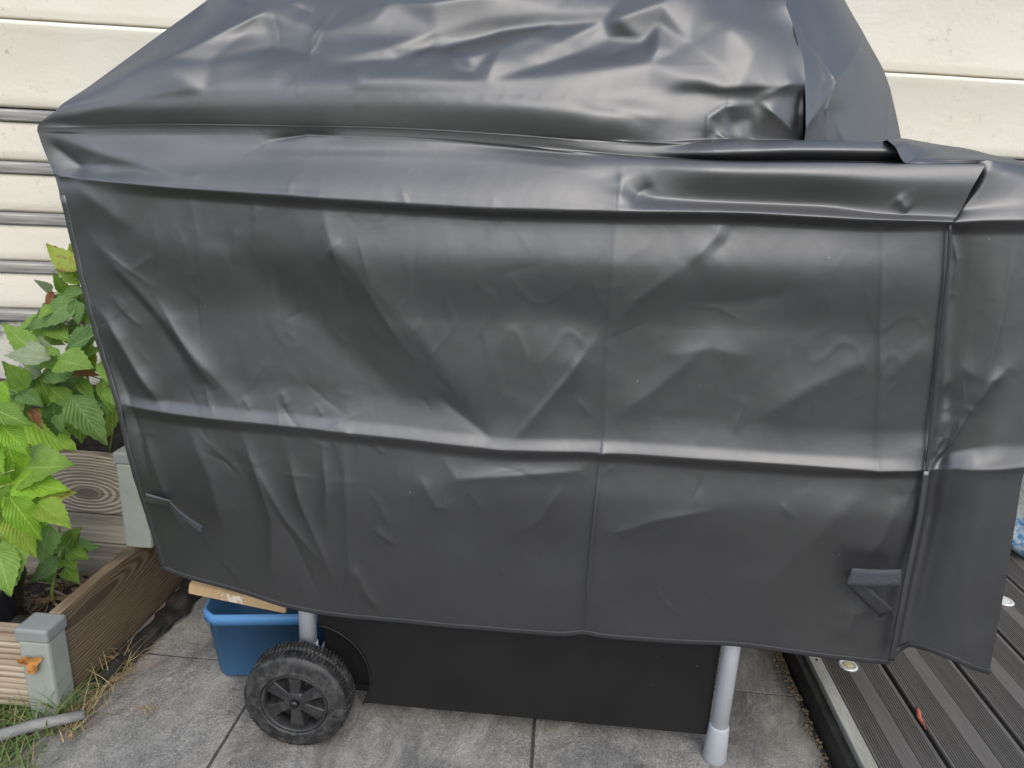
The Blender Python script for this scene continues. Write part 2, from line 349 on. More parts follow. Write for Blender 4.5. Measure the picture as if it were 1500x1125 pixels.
for x0, x1, yo in ((-1.0, -.607, 1.335), (-.607, .003, 1.335), (.003, .592, 1.387)):
    for k in range(-4, 2):
        slab(x0+J, x1-J, yo+k*.608+J, min(yo+(k+1)*.608-J, 2.2))

# ------------------------------------------------------------------ painted wall behind
wall = empty('garden_wall', (0, 2.18, 0), R(8.1), 'cream painted wall with grey weathered battens behind the covered grill', 'wall')
def course(z0, z1, y=0., mat='wall', name='wall_board', x0=-3.2, x1=3.4, lip=.012, depth=.09):
    """a long board: slightly cushioned face and a fat rounded top edge, in real relief"""
    prof = [(0, z0), (-.006, z0+.008), (-.010, z0+.03), (-.010, z1-.03), (-.010-lip, z1-.014), (-.008-lip, z1-.003), (0, z1)]
    n = 90; P = np.zeros((len(prof), n, 3)); xs = np.linspace(x0, x1, n)
    for i, (dy, z) in enumerate(prof):
        P[i, :, 0] = xs; P[i, :, 1] = y+dy+.0015*vnoise(xs*9, xs*0+z*31, 3); P[i, :, 2] = z+.0016*vnoise(xs*5, xs*0+z*17, 7)
    m = grid_mesh(P, name); o = link(name, m, mat, wall); s = o.modifiers.new('s', 'SOLIDIFY'); s.thickness = depth; s.offset = -1; return o
ZB = [1.192, 1.055, .916, .778, .637]
course(1.4312, 1.74); course(1.212, 1.430, lip=.010); course(1.745, 2.05)
for i, zb in enumerate(ZB):
    b = link('batten', box(-3.2, 3.4, -.024, .03, -.0145, .0145, .004, 1, 'batten'), 'batten', wall, (0, 0, zb), (R(8), 0, 0))
    zl = ZB[i+1] if i+1 < len(ZB) else None
    if zl: course(zl+.017, zb-.017, lip=.002)
link('plinth', box(-3.2, 3.4, -.004, .12, -.1, ZB[-1]-.017, .006, 1), 'plinth', wall)
link('backing', box(-3.2, 3.4, .105, .20, -.1, 2.05), 'plinth', wall)

# ------------------------------------------------------------------ deck
deck = empty('deck', (.6, 1.2, 0), 0, 'dark grooved composite deck with pale aluminium edge trim', 'deck')
DX, DY = .6, 1.2
def dlink(name, me, mat, **k): o = link(name, me, mat, deck, **k); o.location = Vector(o.location)-Vector((DX, DY, 0)); return o
dlink('fascia_board', box(.600, .622, -1.0, 2.30, -.06, .052, .002, 1), 'fascia')
trim = dlink('edge_trim', box(.622, .650, -1.0, 2.30, .02, .066, .0015, 1), 'alu')
for y in (.55, 1.0, 1.43, 1.88):
    h = link('screw_hole', lathe([(.0, .0665), (.0035, .0665), (.0035, .060)], 10), 'hole', trim, (.637, y, 0))
def board(x0, x1, y0=-1.0, y1=2.30, z=.062):
    """extruded profile: two bands of fine ribs and a smooth strip between them"""
    w = x1-x0; xs, zs = [0, .002], [-.003, 0]
    p, d = .0052, .0018; m = w*.5
    def ribs(a, b):
        x = a
        while x+p <= b:
            xs.extend([x, x+p*.18, x+p*.52, x+p*.70]); zs.extend([0, -d, -d, 0]); x += p
    ribs(.006, m-.016); ribs(m+.016, w-.006)
    xs += [w-.002, w]; zs += [0, -.003]
    top = [(x, zz) for x, zz in zip(xs, zs)]; n = len(top)
    ys = [y0-(y0+y1)/2, y1-(y0+y1)/2]
    bm = bmesh.new(); rows = [[bm.verts.new((x-w/2, y, zz)) for x, zz in [(0, -.024)]+top+[(w, -.024)]] for y in ys]
    for k in range(n+1): bm.faces.new((rows[0][k], rows[0][k+1], rows[1][k+1], rows[1][k]))
    bm.faces.new(rows[0][::-1]); bm.faces.new(rows[1])
    return dlink('deck_board', bm_mesh(bm, 'deck_board'), 'deck', loc=((x0+x1)/2, (y0+y1)/2, z))
xb = [(.653, .786), (.796, .961), (.971, .971+.165)]
while xb[-1][1] < 3.0: a = xb[-1][1]+.010; xb.append((a, a+.172))
for a, b in xb: board(a, b)
link('joist_void', box(.655, 3.1, -1.0, 2.30, -.05, .030), 'fascia', deck, (-DX, -DY, 0))
def deck_light(x, y, label, lens, r=.021):
    o = empty('deck_light', (x, y, .0625), 0, label, 'light', 'round lights set in the deck')
    link('ring', lathe([(r*.62, .0015), (r*.66, .0032), (r*.9, .0032), (r, .001), (r, -.004)], 40), 'ring', o, smooth=True)
    link('lens', lathe([(0, .0030), (r*.4, .0029), (r*.62, .0018), (r*.62, -.003)], 32), lens, o, smooth=True)
deck_light(.706, 1.425, 'round deck light with yellowed lens beside the aluminium trim', 'lens')
deck_light(1.236, 1.758, 'milky white round deck light near the white and blue sack', 'lens2', .024)
bm = bmesh.new(); ring = []
for k in range(9):
    t = k/8; ring.append([bm.verts.new((.797-.010*t+.0025*math.sin(t*9)+s*(.0045*math.sin(math.pi*min(1, t*1.1+.1))), 1.298-.062*t, .0655+.0015*math.sin(t*13)+(.002 if s == 0 else 0))) for s in (-1, 0, 1)])
for a, b in zip(ring, ring[1:]):
    for j in range(2): bm.faces.new((a[j], a[j+1], b[j+1], b[j]))
rs = link('red_scrap', bm_mesh(bm), 'red', smooth=True); rs.modifiers.new('s', 'SOLIDIFY').thickness = .0015
tag(rs, 'small red scrap caught in a deck board gap', 'scrap')
# grit in the gap between slabs and deck
def pebbles(name, n, area, size, mat, seed, label, cat, z=.0):
    rnd = random.Random(seed); bm = bmesh.new()
    for _ in range(n):
        x, y = area(rnd); s = rnd.uniform(*size)
        r = bmesh.ops.create_icosphere(bm, subdivisions=1, radius=s)
        q = Matrix.Rotation(rnd.uniform(0, 6.3), 3, 'Z') @ Matrix.Rotation(rnd.uniform(0, 6.3), 3, 'X')
        for v in r['verts']: v.co = q @ Vector((v.co.x*1.3, v.co.y, v.co.z*.7)); v.co += Vector((x, y, z+s*.3))
    o = link(name, bm_mesh(bm), mat, smooth=True); tag(o, label, cat, kind='stuff'); return o
pebbles('grit', 420, lambda r: (.596-abs(r.gauss(0, .010)), r.choice([r.uniform(1.1, 1.9), r.gauss(1.5, .08)])), (.0012, .0045), 'twig', 5, 'brown grit along the edge of the deck', 'grit', .0)

# sack on the deck against the wall
def sack():
    P = np.zeros((26, 40, 3))
    for i in range(26):
        t = i/25; z = .42*t
        w = .17*(1-.25*t**3)*(1-.9*max(0, t-.86)/.14*.7)*(1-.35*max(0, .10-t)/.10); d = .10*(1-.85*t**2.2)*(1-.35*max(0, .10-t)/.10)+.004
        for j in range(40):
            a = 2*math.pi*j/39; c, s = math.cos(a), math.sin(a); e = .75
            P[i, j] = (w*math.copysign(abs(c)**e, c)+.006*math.sin(7*a+9*t), d*math.copysign(abs(s)**e, s)+.005*math.sin(5*a-12*t), z)
    bm = bmesh.new(); bm.from_mesh(grid_mesh(P, 'sack')); bmesh.ops.remove_doubles(bm, verts=bm.verts, dist=1e-5)
    bmesh.ops.holes_fill(bm, edges=[e for e in bm.edges if e.is_boundary])
    o = link('sack', bm_mesh(bm), 'sack', None, (1.545, 2.06, .0625), (0, 0, R(8)), True); tag(o, 'white and blue plastic sack standing on the deck by the wall', 'sack')
sack()

# ------------------------------------------------------------------ raised timber beds
def soil_patch(name, x0, x1, y0, y1, z, amp, label):
    n, m = 110, 60; xs, ys = np.meshgrid(np.linspace(x0, x1, n), np.linspace(y0, y1, m))
    P = np.stack([xs, ys, z+amp*vnoise(xs*9, ys*9, 2)+amp*.6*vnoise(xs*40, ys*40, 4)+amp*.35*vnoise(xs*110, ys*110, 5)], -1)
    o = link(name, grid_mesh(P, name), 'soil'); o.modifiers.new('s', 'SOLIDIFY').thickness = .05; tag(o, label, 'soil', kind='structure')
soil_patch('soil', -2.3, -.995, 1.175, 1.44, .115, .022, 'dark crumbly soil in the low bed')
soil_patch('soil', -2.3, -.995, 1.475, 1.74, .385, .02, 'dark soil in the tall bed')
low = empty('raised_bed', (-.985, 1.16, 0), 0, 'low raised bed with brown side plank and grey capped post', 'planter')
def llink(root, name, me, mat, loc=(0, 0, 0), **k): return link(name, me, mat, root, Vector(loc)-root.location, **k)
def plank_mesh(lx, ly, lz, bev=.004):
    return box(-lx/2, lx/2, -ly/2, ly/2, -lz/2, lz/2, bev, 2)
llink(low, 'side_plank', plank_mesh(.027, .60, .205), 'side', (-.979, 1.473, .1045))
# ribbed front plank: extruded saw-edged profile
bm = bmesh.new(); prof = [(.014, -.09)]
k = -.09
while k < .078: prof += [(-.012, k), (-.014, k+.003), (-.014, k+.008), (-.012, k+.011), (-.006, k+.0125)]; k += .0142
prof += [(-.012, .09), (.014, .09)]
rows = [[bm.verts.new((x, y, z)) for y, z in prof] for x in (-.6, .6)]
for j in range(len(prof)): bm.faces.new((rows[0][j], rows[0][(j+1) % len(prof)], rows[1][(j+1) % len(prof)], rows[1][j]))
bm.faces.new(rows[0][::-1]); bm.faces.new(rows[1]); bmesh.ops.recalc_face_normals(bm, faces=bm.faces)
llink(low, 'front_plank', bm_mesh(bm), 'ribbed', (-1.618, 1.150, .092))
def post(root, x, y, h, w, d, z0=-.05):
    p = llink(root, 'post', box(-w/2, w/2, -d/2, d/2, z0, h-.028, .006, 2), 'post', (x, y, 0))
    c = link('post_cap', box(-w/2-.003, w/2+.003, -d/2-.003, d/2+.003, h-.030, h, .006, 3), 'cap', p); return p
post(low, -.987, 1.145, .207, .062, .055)
tall = empty('raised_bed', (-.96, 1.45, 0), 0, 'tall raised bed of weathered planks, the upper one with a big round knot', 'planter')
llink(tall, 'plank', plank_mesh(1.3, .03, .148), 'plank', (-1.060-.585+.0, 1.462, .358))
llink(tall, 'plank', plank_mesh(1.3, .03, .075), 'plank2', (-1.645, 1.463, .2435))
llink(tall, 'plank', plank_mesh(1.3, .03, .20), 'plank2', (-1.645, 1.466, .104))
llink(tall, 'side_plank', plank_mesh(.027, .26, .22), 'side', (-.979, 1.62, .318))
post(tall, -.958, 1.462, .452, .066, .055, .2085)
screen = empty('slat_screen', (-1.3, 1.79, 0), 0, 'low dark brown slat screen behind the tall bed', 'fence')
for k in range(6):
    llink(screen, 'slat', box(-1.1, .36, -.012, .012, -.035, .035, .003, 1), 'brown', (-1.3, 1.80, .06+k*.0775))
for x in (-2.2, -1.0): llink(screen, 'post', box(-.025, .025, 0, .05, -.05, .50, .003, 1), 'brown', (x, 1.813, 0))

# black liner edge and pot in the low bed
pts = []
for k in range(24):
    t = k/23; pts.append((-1.75+.76*t, 1.205+.012*math.sin(t*11), .150+.006*math.sin(t*17)-.010*t))
liner = link('liner_edge', tube(pts, [.020+.004*math.sin(k*1.7) for k in range(24)], 10), 'membrane', smooth=True); tag(liner, 'rolled black liner edge lying along the front of the low bed', 'liner')
pt = empty('plant_pot', (-1.147, 1.205, .12), 0, 'shiny black round plant pot in the low bed', 'pot')
link('pot_body', lathe([(.050, 0), (.058, .05), (.066, .105), (.072, .118), (.074, .128), (.068, .138), (.060, .13), (.050, .06), (.046, .01), (0, .01)], 40), 'pot', pt, smooth=True)
# rolled weed membrane at the foot of the side plank
P = np.zeros((70, 22, 3)); rr = np.random.RandomState(4)
for i in range(70):
    t = i/69; y = 1.20+.56*t; cx = -.935+.018*math.sin(t*3); rad = .013+.024*t
    for j in range(22):
        a = 2*math.pi*j/21; n = 1+.55*mnoise.noise(Vector((math.cos(a)*1.3, math.sin(a)*1.3, y*22)))
        P[i, j] = (cx+rad*1.2*n*math.cos(a), y, max(.002, .012+rad*.8*n*math.sin(a)))
mem = link('weed_membrane', grid_mesh(P, 'membrane'), 'membrane'); tag(mem, 'crumpled black weed membrane between side plank and slabs', 'membrane')
# lawn edging
ed = link('lawn_edging', tube([(-1.6, .80, .012), (-1.013, 1.037, .026), (-.965, 1.066, .03), (-.915, 1.090, .03), (-.89, 1.105, .03)], [.012, .012, .0115, .011, .009], 8), 'edging', smooth=True); tag(ed, 'grey plastic edging strip lying in the grass', 'edging')

# ------------------------------------------------------------------ blue bin and cardboard
bb = empty('bin', (-.60, 1.37, 0), R(9), 'blue plastic bin standing on the slabs beside the wheel', 'bin')
def bin_mesh():
    def oct_(hx, hy, c, z): return [(-hx+c, -hy, z), (hx-c, -hy, z), (hx, -hy+c, z), (hx, hy-c, z), (hx-c, hy, z), (-hx+c, hy, z), (-hx, hy-c, z), (-hx, -hy+c, z)]
    lo, hi, rim = (.115, .080, .018), (.130, .093, .022), (.137, .100, .026)
    L = [oct_(*lo[:2], lo[2], .004), oct_(*hi[:2], hi[2], .148), oct_(*rim[:2], rim[2], .146), oct_(*rim[:2], rim[2], .172), oct_(hi[0]-.002, hi[1]-.002, hi[2], .172), oct_(lo[0]-.004, lo[1]-.004, lo[2], .010)]
    bm = bmesh.new(); V = [[bm.verts.new(p) for p in l] for l in L]
    for a, b in zip(V, V[1:]):
        for j in range(8): bm.faces.new((a[j], a[(j+1) % 8], b[(j+1) % 8], b[j]))
    bm.faces.new(V[0][::-1]); bm.faces.new(V[-1]); bmesh.ops.recalc_face_normals(bm, faces=bm.faces)
    bmesh.ops.bevel(bm, geom=bm.edges[:], offset=.0025, segments=2, affect='EDGES')
    return bm_mesh(bm)
o = link('bin_body', bin_mesh(), 'blue', bb); o.data.polygons.foreach_set('use_smooth', [True]*len(o.data.polygons))
cb = empty('cardboard_box', (-.648, 1.285, .205), 0, 'flat tan cardboard box lying tilted across the blue bin', 'box'); cb.rotation_euler = (R(1.5), R(10.2), R(3))
bm = bmesh.new(); bmesh.ops.create_cube(bm, size=1)
for v in bm.verts: v.co = Vector((v.co.x*.212, v.co.y*.19+.095, v.co.z*.026-.013+.006))
bmesh.ops.bevel(bm, geom=bm.edges[:], offset=.0018, segments=2, affect='EDGES')
link('carton', bm_mesh(bm), 'card', cb)
bm = bmesh.new(); tv = [[bm.verts.new((x, -.0012-.0008*math.sin(x*300), z)) for x in np.linspace(-.035, .012, 8)] for z in (-.017, .003)]
for j in range(7): bm.faces.new((tv[0][j], tv[0][j+1], tv[1][j+1], tv[1][j]))
link('tape', bm_mesh(bm), 'tape', cb)

# ------------------------------------------------------------------ grill cart under the cover
grill = empty('gas_grill', (-.04, 1.20, 0), 0, 'grill cart with black lower panel, grey tube legs and ribbed black wheel', 'grill')
def gl(name, me, mat, parent=None, loc=(0, 0, 0), **k):
    if parent is None: return link(name, me, mat, grill, Vector(loc)-grill.location, **k)
    return link(name, me, mat, parent, Vector(loc), **k)
def leg(x, y, z0, z1, foot):
    l = gl('leg', lathe([(.0168, z0), (.0168, z1)], 28), 'leg', None, (x, y, 0), smooth=True)
    if foot:
        gl('foot_cap', lathe([(.0, .0), (.0210, .0), (.0232, .004), (.0196, .078), (.0180, .083), (.0160, .083)], 32), 'foot', l, smooth=True)
    else:
        gl('sleeve', lathe([(.0160, z0-.03), (.0190, z0-.03), (.0190, z0+.018), (.0176, z0+.022), (.016, z0+.022)], 32), 'leg', l, smooth=True)
leg(.365, 1.178, .004, .92, True); leg(-.457, 1.182, .165, .92, False); leg(.365, 1.60, .004, .92, True); leg(-.457, 1.60, .165, .92, False)
def front_panel():
    """sheet with a round cut-out over the wheel at its lower left corner, folded flange round the cut"""
    bm = bmesh.new(); z0, z1, x0, x1 = .046, .86, -.438, .348; cx, cz, r = -.455, .105, .121
    arc = []
    for k in range(20):
        a = math.asin((z0-cz)/r) + (math.acos((x0-cx)/r)-math.asin((z0-cz)/r))*k/19
        arc.append((cx+r*math.cos(a), cz+r*math.sin(a)))
    out = arc+[(x0, z1), (x1, z1), (x1, z0)]
    f = bm.faces.new([bm.verts.new((x, 0, z)) for x, z in out]); bmesh.ops.recalc_face_normals(bm, faces=bm.faces)
    r_ = bmesh.ops.extrude_face_region(bm, geom=[f])
    for v in r_['geom']:
        if isinstance(v, bmesh.types.BMVert): v.co.y += .012
    bmesh.ops.recalc_face_normals(bm, faces=bm.faces)
    return bm_mesh(bm), arc
pm, arc = front_panel()
pnl = gl('front_panel', pm, 'panel', None, (0, 1.188, 0))
gl('arch_flange', tube([(x, -.003, z) for x, z in arc], .0018, 8), 'panel', pnl, smooth=True)
gl('wheel_arch', box(-.4385, -.30, 1.222, 1.226, .046, .30), 'panel')
gl('side_panel', box(-.006, .006, 1.20, 1.60, .05, .86), 'panel', None, (.338, 0, 0)); gl('bottom_shelf', box(-.43, .33, 1.21, 1.60, .06, .07), 'panel')
gl('firebox', box(-.42, .36, 1.19, 1.62, .865, 1.00, .03, 3), 'panel'); gl('side_shelf', box(-.74, -.43, 1.20, 1.62, .96, .99, .01, 2), 'panel'); gl('side_shelf', box(.37, .70, 1.20, 1.62, .96, .99, .01, 2), 'panel')
bm = bmesh.new(); V = []
for k in range(13):
    a = math.pi*k/12; V.append([bm.verts.new((x, 1.43-.21*math.cos(a), 1.0+.24*math.sin(a)**.8)) for x in (-.40, .34)])
for a, b in zip(V, V[1:]): bm.faces.new((a[0], a[1], b[1], b[0]))
bm.faces.new([v[0] for v in V]); bm.faces.new([v[1] for v in V][::-1]); bmesh.ops.recalc_face_normals(bm, faces=bm.faces); gl('lid', bm_mesh(bm), 'panel')
def wheel(x, y, z, flip=1):
    w = empty('wheel', Vector((x, y, z))-grill.location); w.parent = grill
    if flip < 0: w.rotation_euler = (0, 0, math.pi)
    Ro, wd = .1045, .062
    prof = [(.0655, .003), (.067, -.001), (.070, -.0015), (.0725, .0005), (.076, .0008), (.092, .0035), (.0985, .006), (.1005, .0085), (.1012, .012), (.1012, .028), (.0995, .0295), (.0995, .0325), (.1012, .034), (.1012, .052), (.098, .058), (.085, .061), (.066, .058)]
    link('tyre', lathe(prof, 72, 'Y', closed=True), 'tyre', w, smooth=True)
    # tread lugs: two staggered rows, joined as they are too small to pick apart
    bm = bmesh.new(); nl = 80
    for row in (0, 1):
        for k in range(nl):
            a = 2*math.pi*(k+.5*row)/nl; da = 2*math.pi/nl*.27; y0, y1 = ((.0055, .029), (.033, .0555))[row]
            q = []
            for (aa, yy, rr) in ((-1, y0, .0985 if row == 0 else .1008), (1, y0, .0985 if row == 0 else .1008), (1, y1, .1008), (-1, y1, .1008)):
                skew = .02*(1 if row else -1)*((yy-y0)/(y1-y0)-.5)
                t = a+aa*da+skew; t2 = a+aa*da*.7+skew; r2 = Ro-(.0030 if (yy == y0 and row == 0) else 0)
                q.append((bm.verts.new((rr*math.cos(t), yy, rr*math.sin(t))), bm.verts.new((r2*math.cos(t2), yy+(.002 if yy == y0 else -.001), r2*math.sin(t2)))))
            bm.faces.new([v[1] for v in q])
            for j in range(4): b = (j+1) % 4; bm.faces.new((q[j][0], q[b][0], q[b][1], q[j][1]))
    bmesh.ops.recalc_face_normals(bm, faces=bm.faces)
    tag(link('tread', bm_mesh(bm), 'tyre', w), kind='stuff')
    link('rim_ring', lathe([(.0655, .004), (.0645, .001), (.0610, .001), (.0595, .004), (.0585, .012), (.0590, .040), (.0655, .040)], 64, 'Y', closed=True), 'rim', w, smooth=True)
    link('rim_dish', lathe([(.0, .030), (.060, .034), (.060, .038), (0, .038)], 48, 'Y'), 'rim', w)
    for k in range(6):
        a = math.pi/2+math.pi/3*k; bm = bmesh.new(); sp = []
        for (r, hw) in ((.016, .0085), (.040, .0115), (.0605, .0150)):
            yf = {.016: .0075, .040: .0095, .0605: .0115}[r]
            sp.append([bm.verts.new((r, yy, s*hw*f)) for s, yy, f in ((-1, .034, 1.25), (-1, yf+.002, 1.0), (-1, yf, .86), (1, yf, .86), (1, yf+.002, 1.0), (1, .034, 1.25))])
        for p, q in zip(sp, sp[1:]):
            for j in range(5): bm.faces.new((p[j], p[j+1], q[j+1], q[j]))
        bmesh.ops.recalc_face_normals(bm, faces=bm.faces); bmesh.ops.rotate(bm, verts=bm.verts, cent=(0, 0, 0), matrix=Matrix.Rotation(-a, 3, 'Y'))
        link('spoke', bm_mesh(bm), 'rim', w)
    hb = link('hub', lathe([(0, .006), (.0135, .006), (.017, .007), (.0215, .0085), (.0225, .011), (.0225, .032), (0, .032)], 40, 'Y'), 'rim', w, smooth=True)
    link('axle_plug', lathe([(0, -.0035), (.0055, -.003), (.0082, -.0005), (.0088, .003), (.0088, .008)], 28, 'Y'), 'plug', w, smooth=True)
    return w
wheel(-.459, 1.098, .1048); wheel(-.459, 1.68, .1048, -1)
ax = gl('axle', lathe([(.005, 1.105), (.005, 1.675)], 14, 'Y'), 'leg', None, (-.459, 0, .1055))

# ------------------------------------------------------------------ the cover
def pchip(T, V, tq):
    """monotone cubic along axis 0; T (n,m), V (n,m,3), tq (k,m)"""
    n, m = T.shape; h = np.diff(T, axis=0)+1e-9; dl = np.diff(V, axis=0)/h[..., None]
    d = np.zeros_like(V)
    w1, w2 = (2*h[1:]+h[:-1])[..., None], (h[1:]+2*h[:-1])[..., None]
    a, b = dl[:-1], dl[1:]; ok = (a*b) > 0
    with np.errstate(divide='ignore', invalid='ignore'): hm = (w1+w2)/(w1/np.where(ok, a, 1)+w2/np.where(ok, b, 1))
    d[1:-1] = np.where(ok, hm, 0); d[0] = dl[0]; d[-1] = dl[-1]
    out = np.zeros((tq.shape[0], m, 3))
    for j in range(m):
        k = np.clip(np.searchsorted(T[:, j], tq[:, j])-1, 0, n-2); hh = h[k, j][:, None]; s = ((tq[:, j]-T[k, j])[:, None])/hh
        out[:, j] = (1+2*s)*(1-s)**2*V[k, j]+s*(1-s)**2*hh*d[k, j]+s*s*(3-2*s)*V[k+1, j]+s*s*(s-1)*hh*d[k+1, j]
    return out
def loft(rails, ns, nt, by_x=True):
    cols = []
    for _, pts in rails:
        a = np.array(pts); s = (a[:, 0]-a[0, 0])/(a[-1, 0]-a[0, 0]) if by_x else np.linspace(0, 1, len(a)); q = np.linspace(0, 1, ns)
        # smooth along the rail as well
        c = pchip(np.repeat(s[:, None], 1, 1), a[:, None, :], q[:, None])[:, 0]
        cols.append(c)
    V = np.stack(cols); seg = np.linalg.norm(np.diff(V, axis=0), axis=2)
    T = np.concatenate([np.zeros((1, ns)), np.cumsum(seg, 0)])
    # rows: the same share of each band for all columns, so rails stay rows
    mean = seg.mean(1); cnt = np.maximum(2, np.round(nt*mean/mean.sum())).astype(int)
    tq = np.concatenate([T[i]+(T[i+1]-T[i])*np.linspace(0, 1, c, endpoint=False)[:, None] for i, c in enumerate(cnt)]+[T[-1:]])
    return pchip(T, V, tq)
def crease(P, cre):
    x, z = P[..., 0], P[..., 2]; dy = np.zeros_like(x)
    for ci, (pl, amp, wa, wb, soft, step) in enumerate(cre):
        a = np.array(pl); reach = .001*max(wa, wb)*6+.02
        msk = (x > a[:, 0].min()-reach) & (x < a[:, 0].max()+reach) & (z > a[:, 1].min()-reach) & (z < a[:, 1].max()+reach)
        if not msk.any(): continue
        X, Z = x[msk], z[msk]; best = np.full(X.shape, 9.); sg = np.zeros(X.shape); al = np.zeros(X.shape)
        L = np.concatenate([[0], np.cumsum(np.hypot(*np.diff(a, axis=0).T))])
        for i in range(len(a)-1):
            ex, ez = a[i+1]-a[i]; l2 = ex*ex+ez*ez; u = np.clip(((X-a[i, 0])*ex+(Z-a[i, 1])*ez)/l2, 0, 1)
            px, pz = X-a[i, 0]-u*ex, Z-a[i, 1]-u*ez; d = np.hypot(px, pz); n = d < best
            best = np.where(n, d, best); sg = np.where(n, np.sign(ex*pz-ez*px), sg); al = np.where(n, L[i]+u*math.sqrt(l2), al)
        e = soft*.001; dd = np.sqrt(best**2+e*e)-e; w = np.where(sg > 0, wa, wb)*.001
        u = al/L[-1]; tp = np.clip(np.minimum(u, 1-u)/.33, 0, 1); fl = 1 if ci < 2 else .45 if ci < 7 else .12; tp = fl+(1-fl)*tp*tp*(3-2*tp)
        v = -amp*.001*np.exp(-dd/w)*tp
        if step: v -= step*.001*.5*np.tanh(sg*best/(e+.0012))*np.exp(-best/.03)*tp
        dy[msk] += v
    return dy
def crinkle(P, amp=1.0, seed=0):
    x, z = P[..., 0], P[..., 2]
    # slanting soft drapes, then finer creases
    u, w = x*.80-z*.6, x*.6+z*.80
    n = .0048*vnoise(u*5.2+seed, w*2.2, 1)+.0014*vnoise(x*11, z*9+seed, 2)
    a = vnoise(x*17+seed, z*13, 3); n += -.0005*np.exp(-(a/.10)**2)*np.clip(vnoise(x*4, z*4, 12)*2.4, 0, 1)
    b = vnoise(x*48, z*33+seed, 5); n += .0003*b
    return n*amp
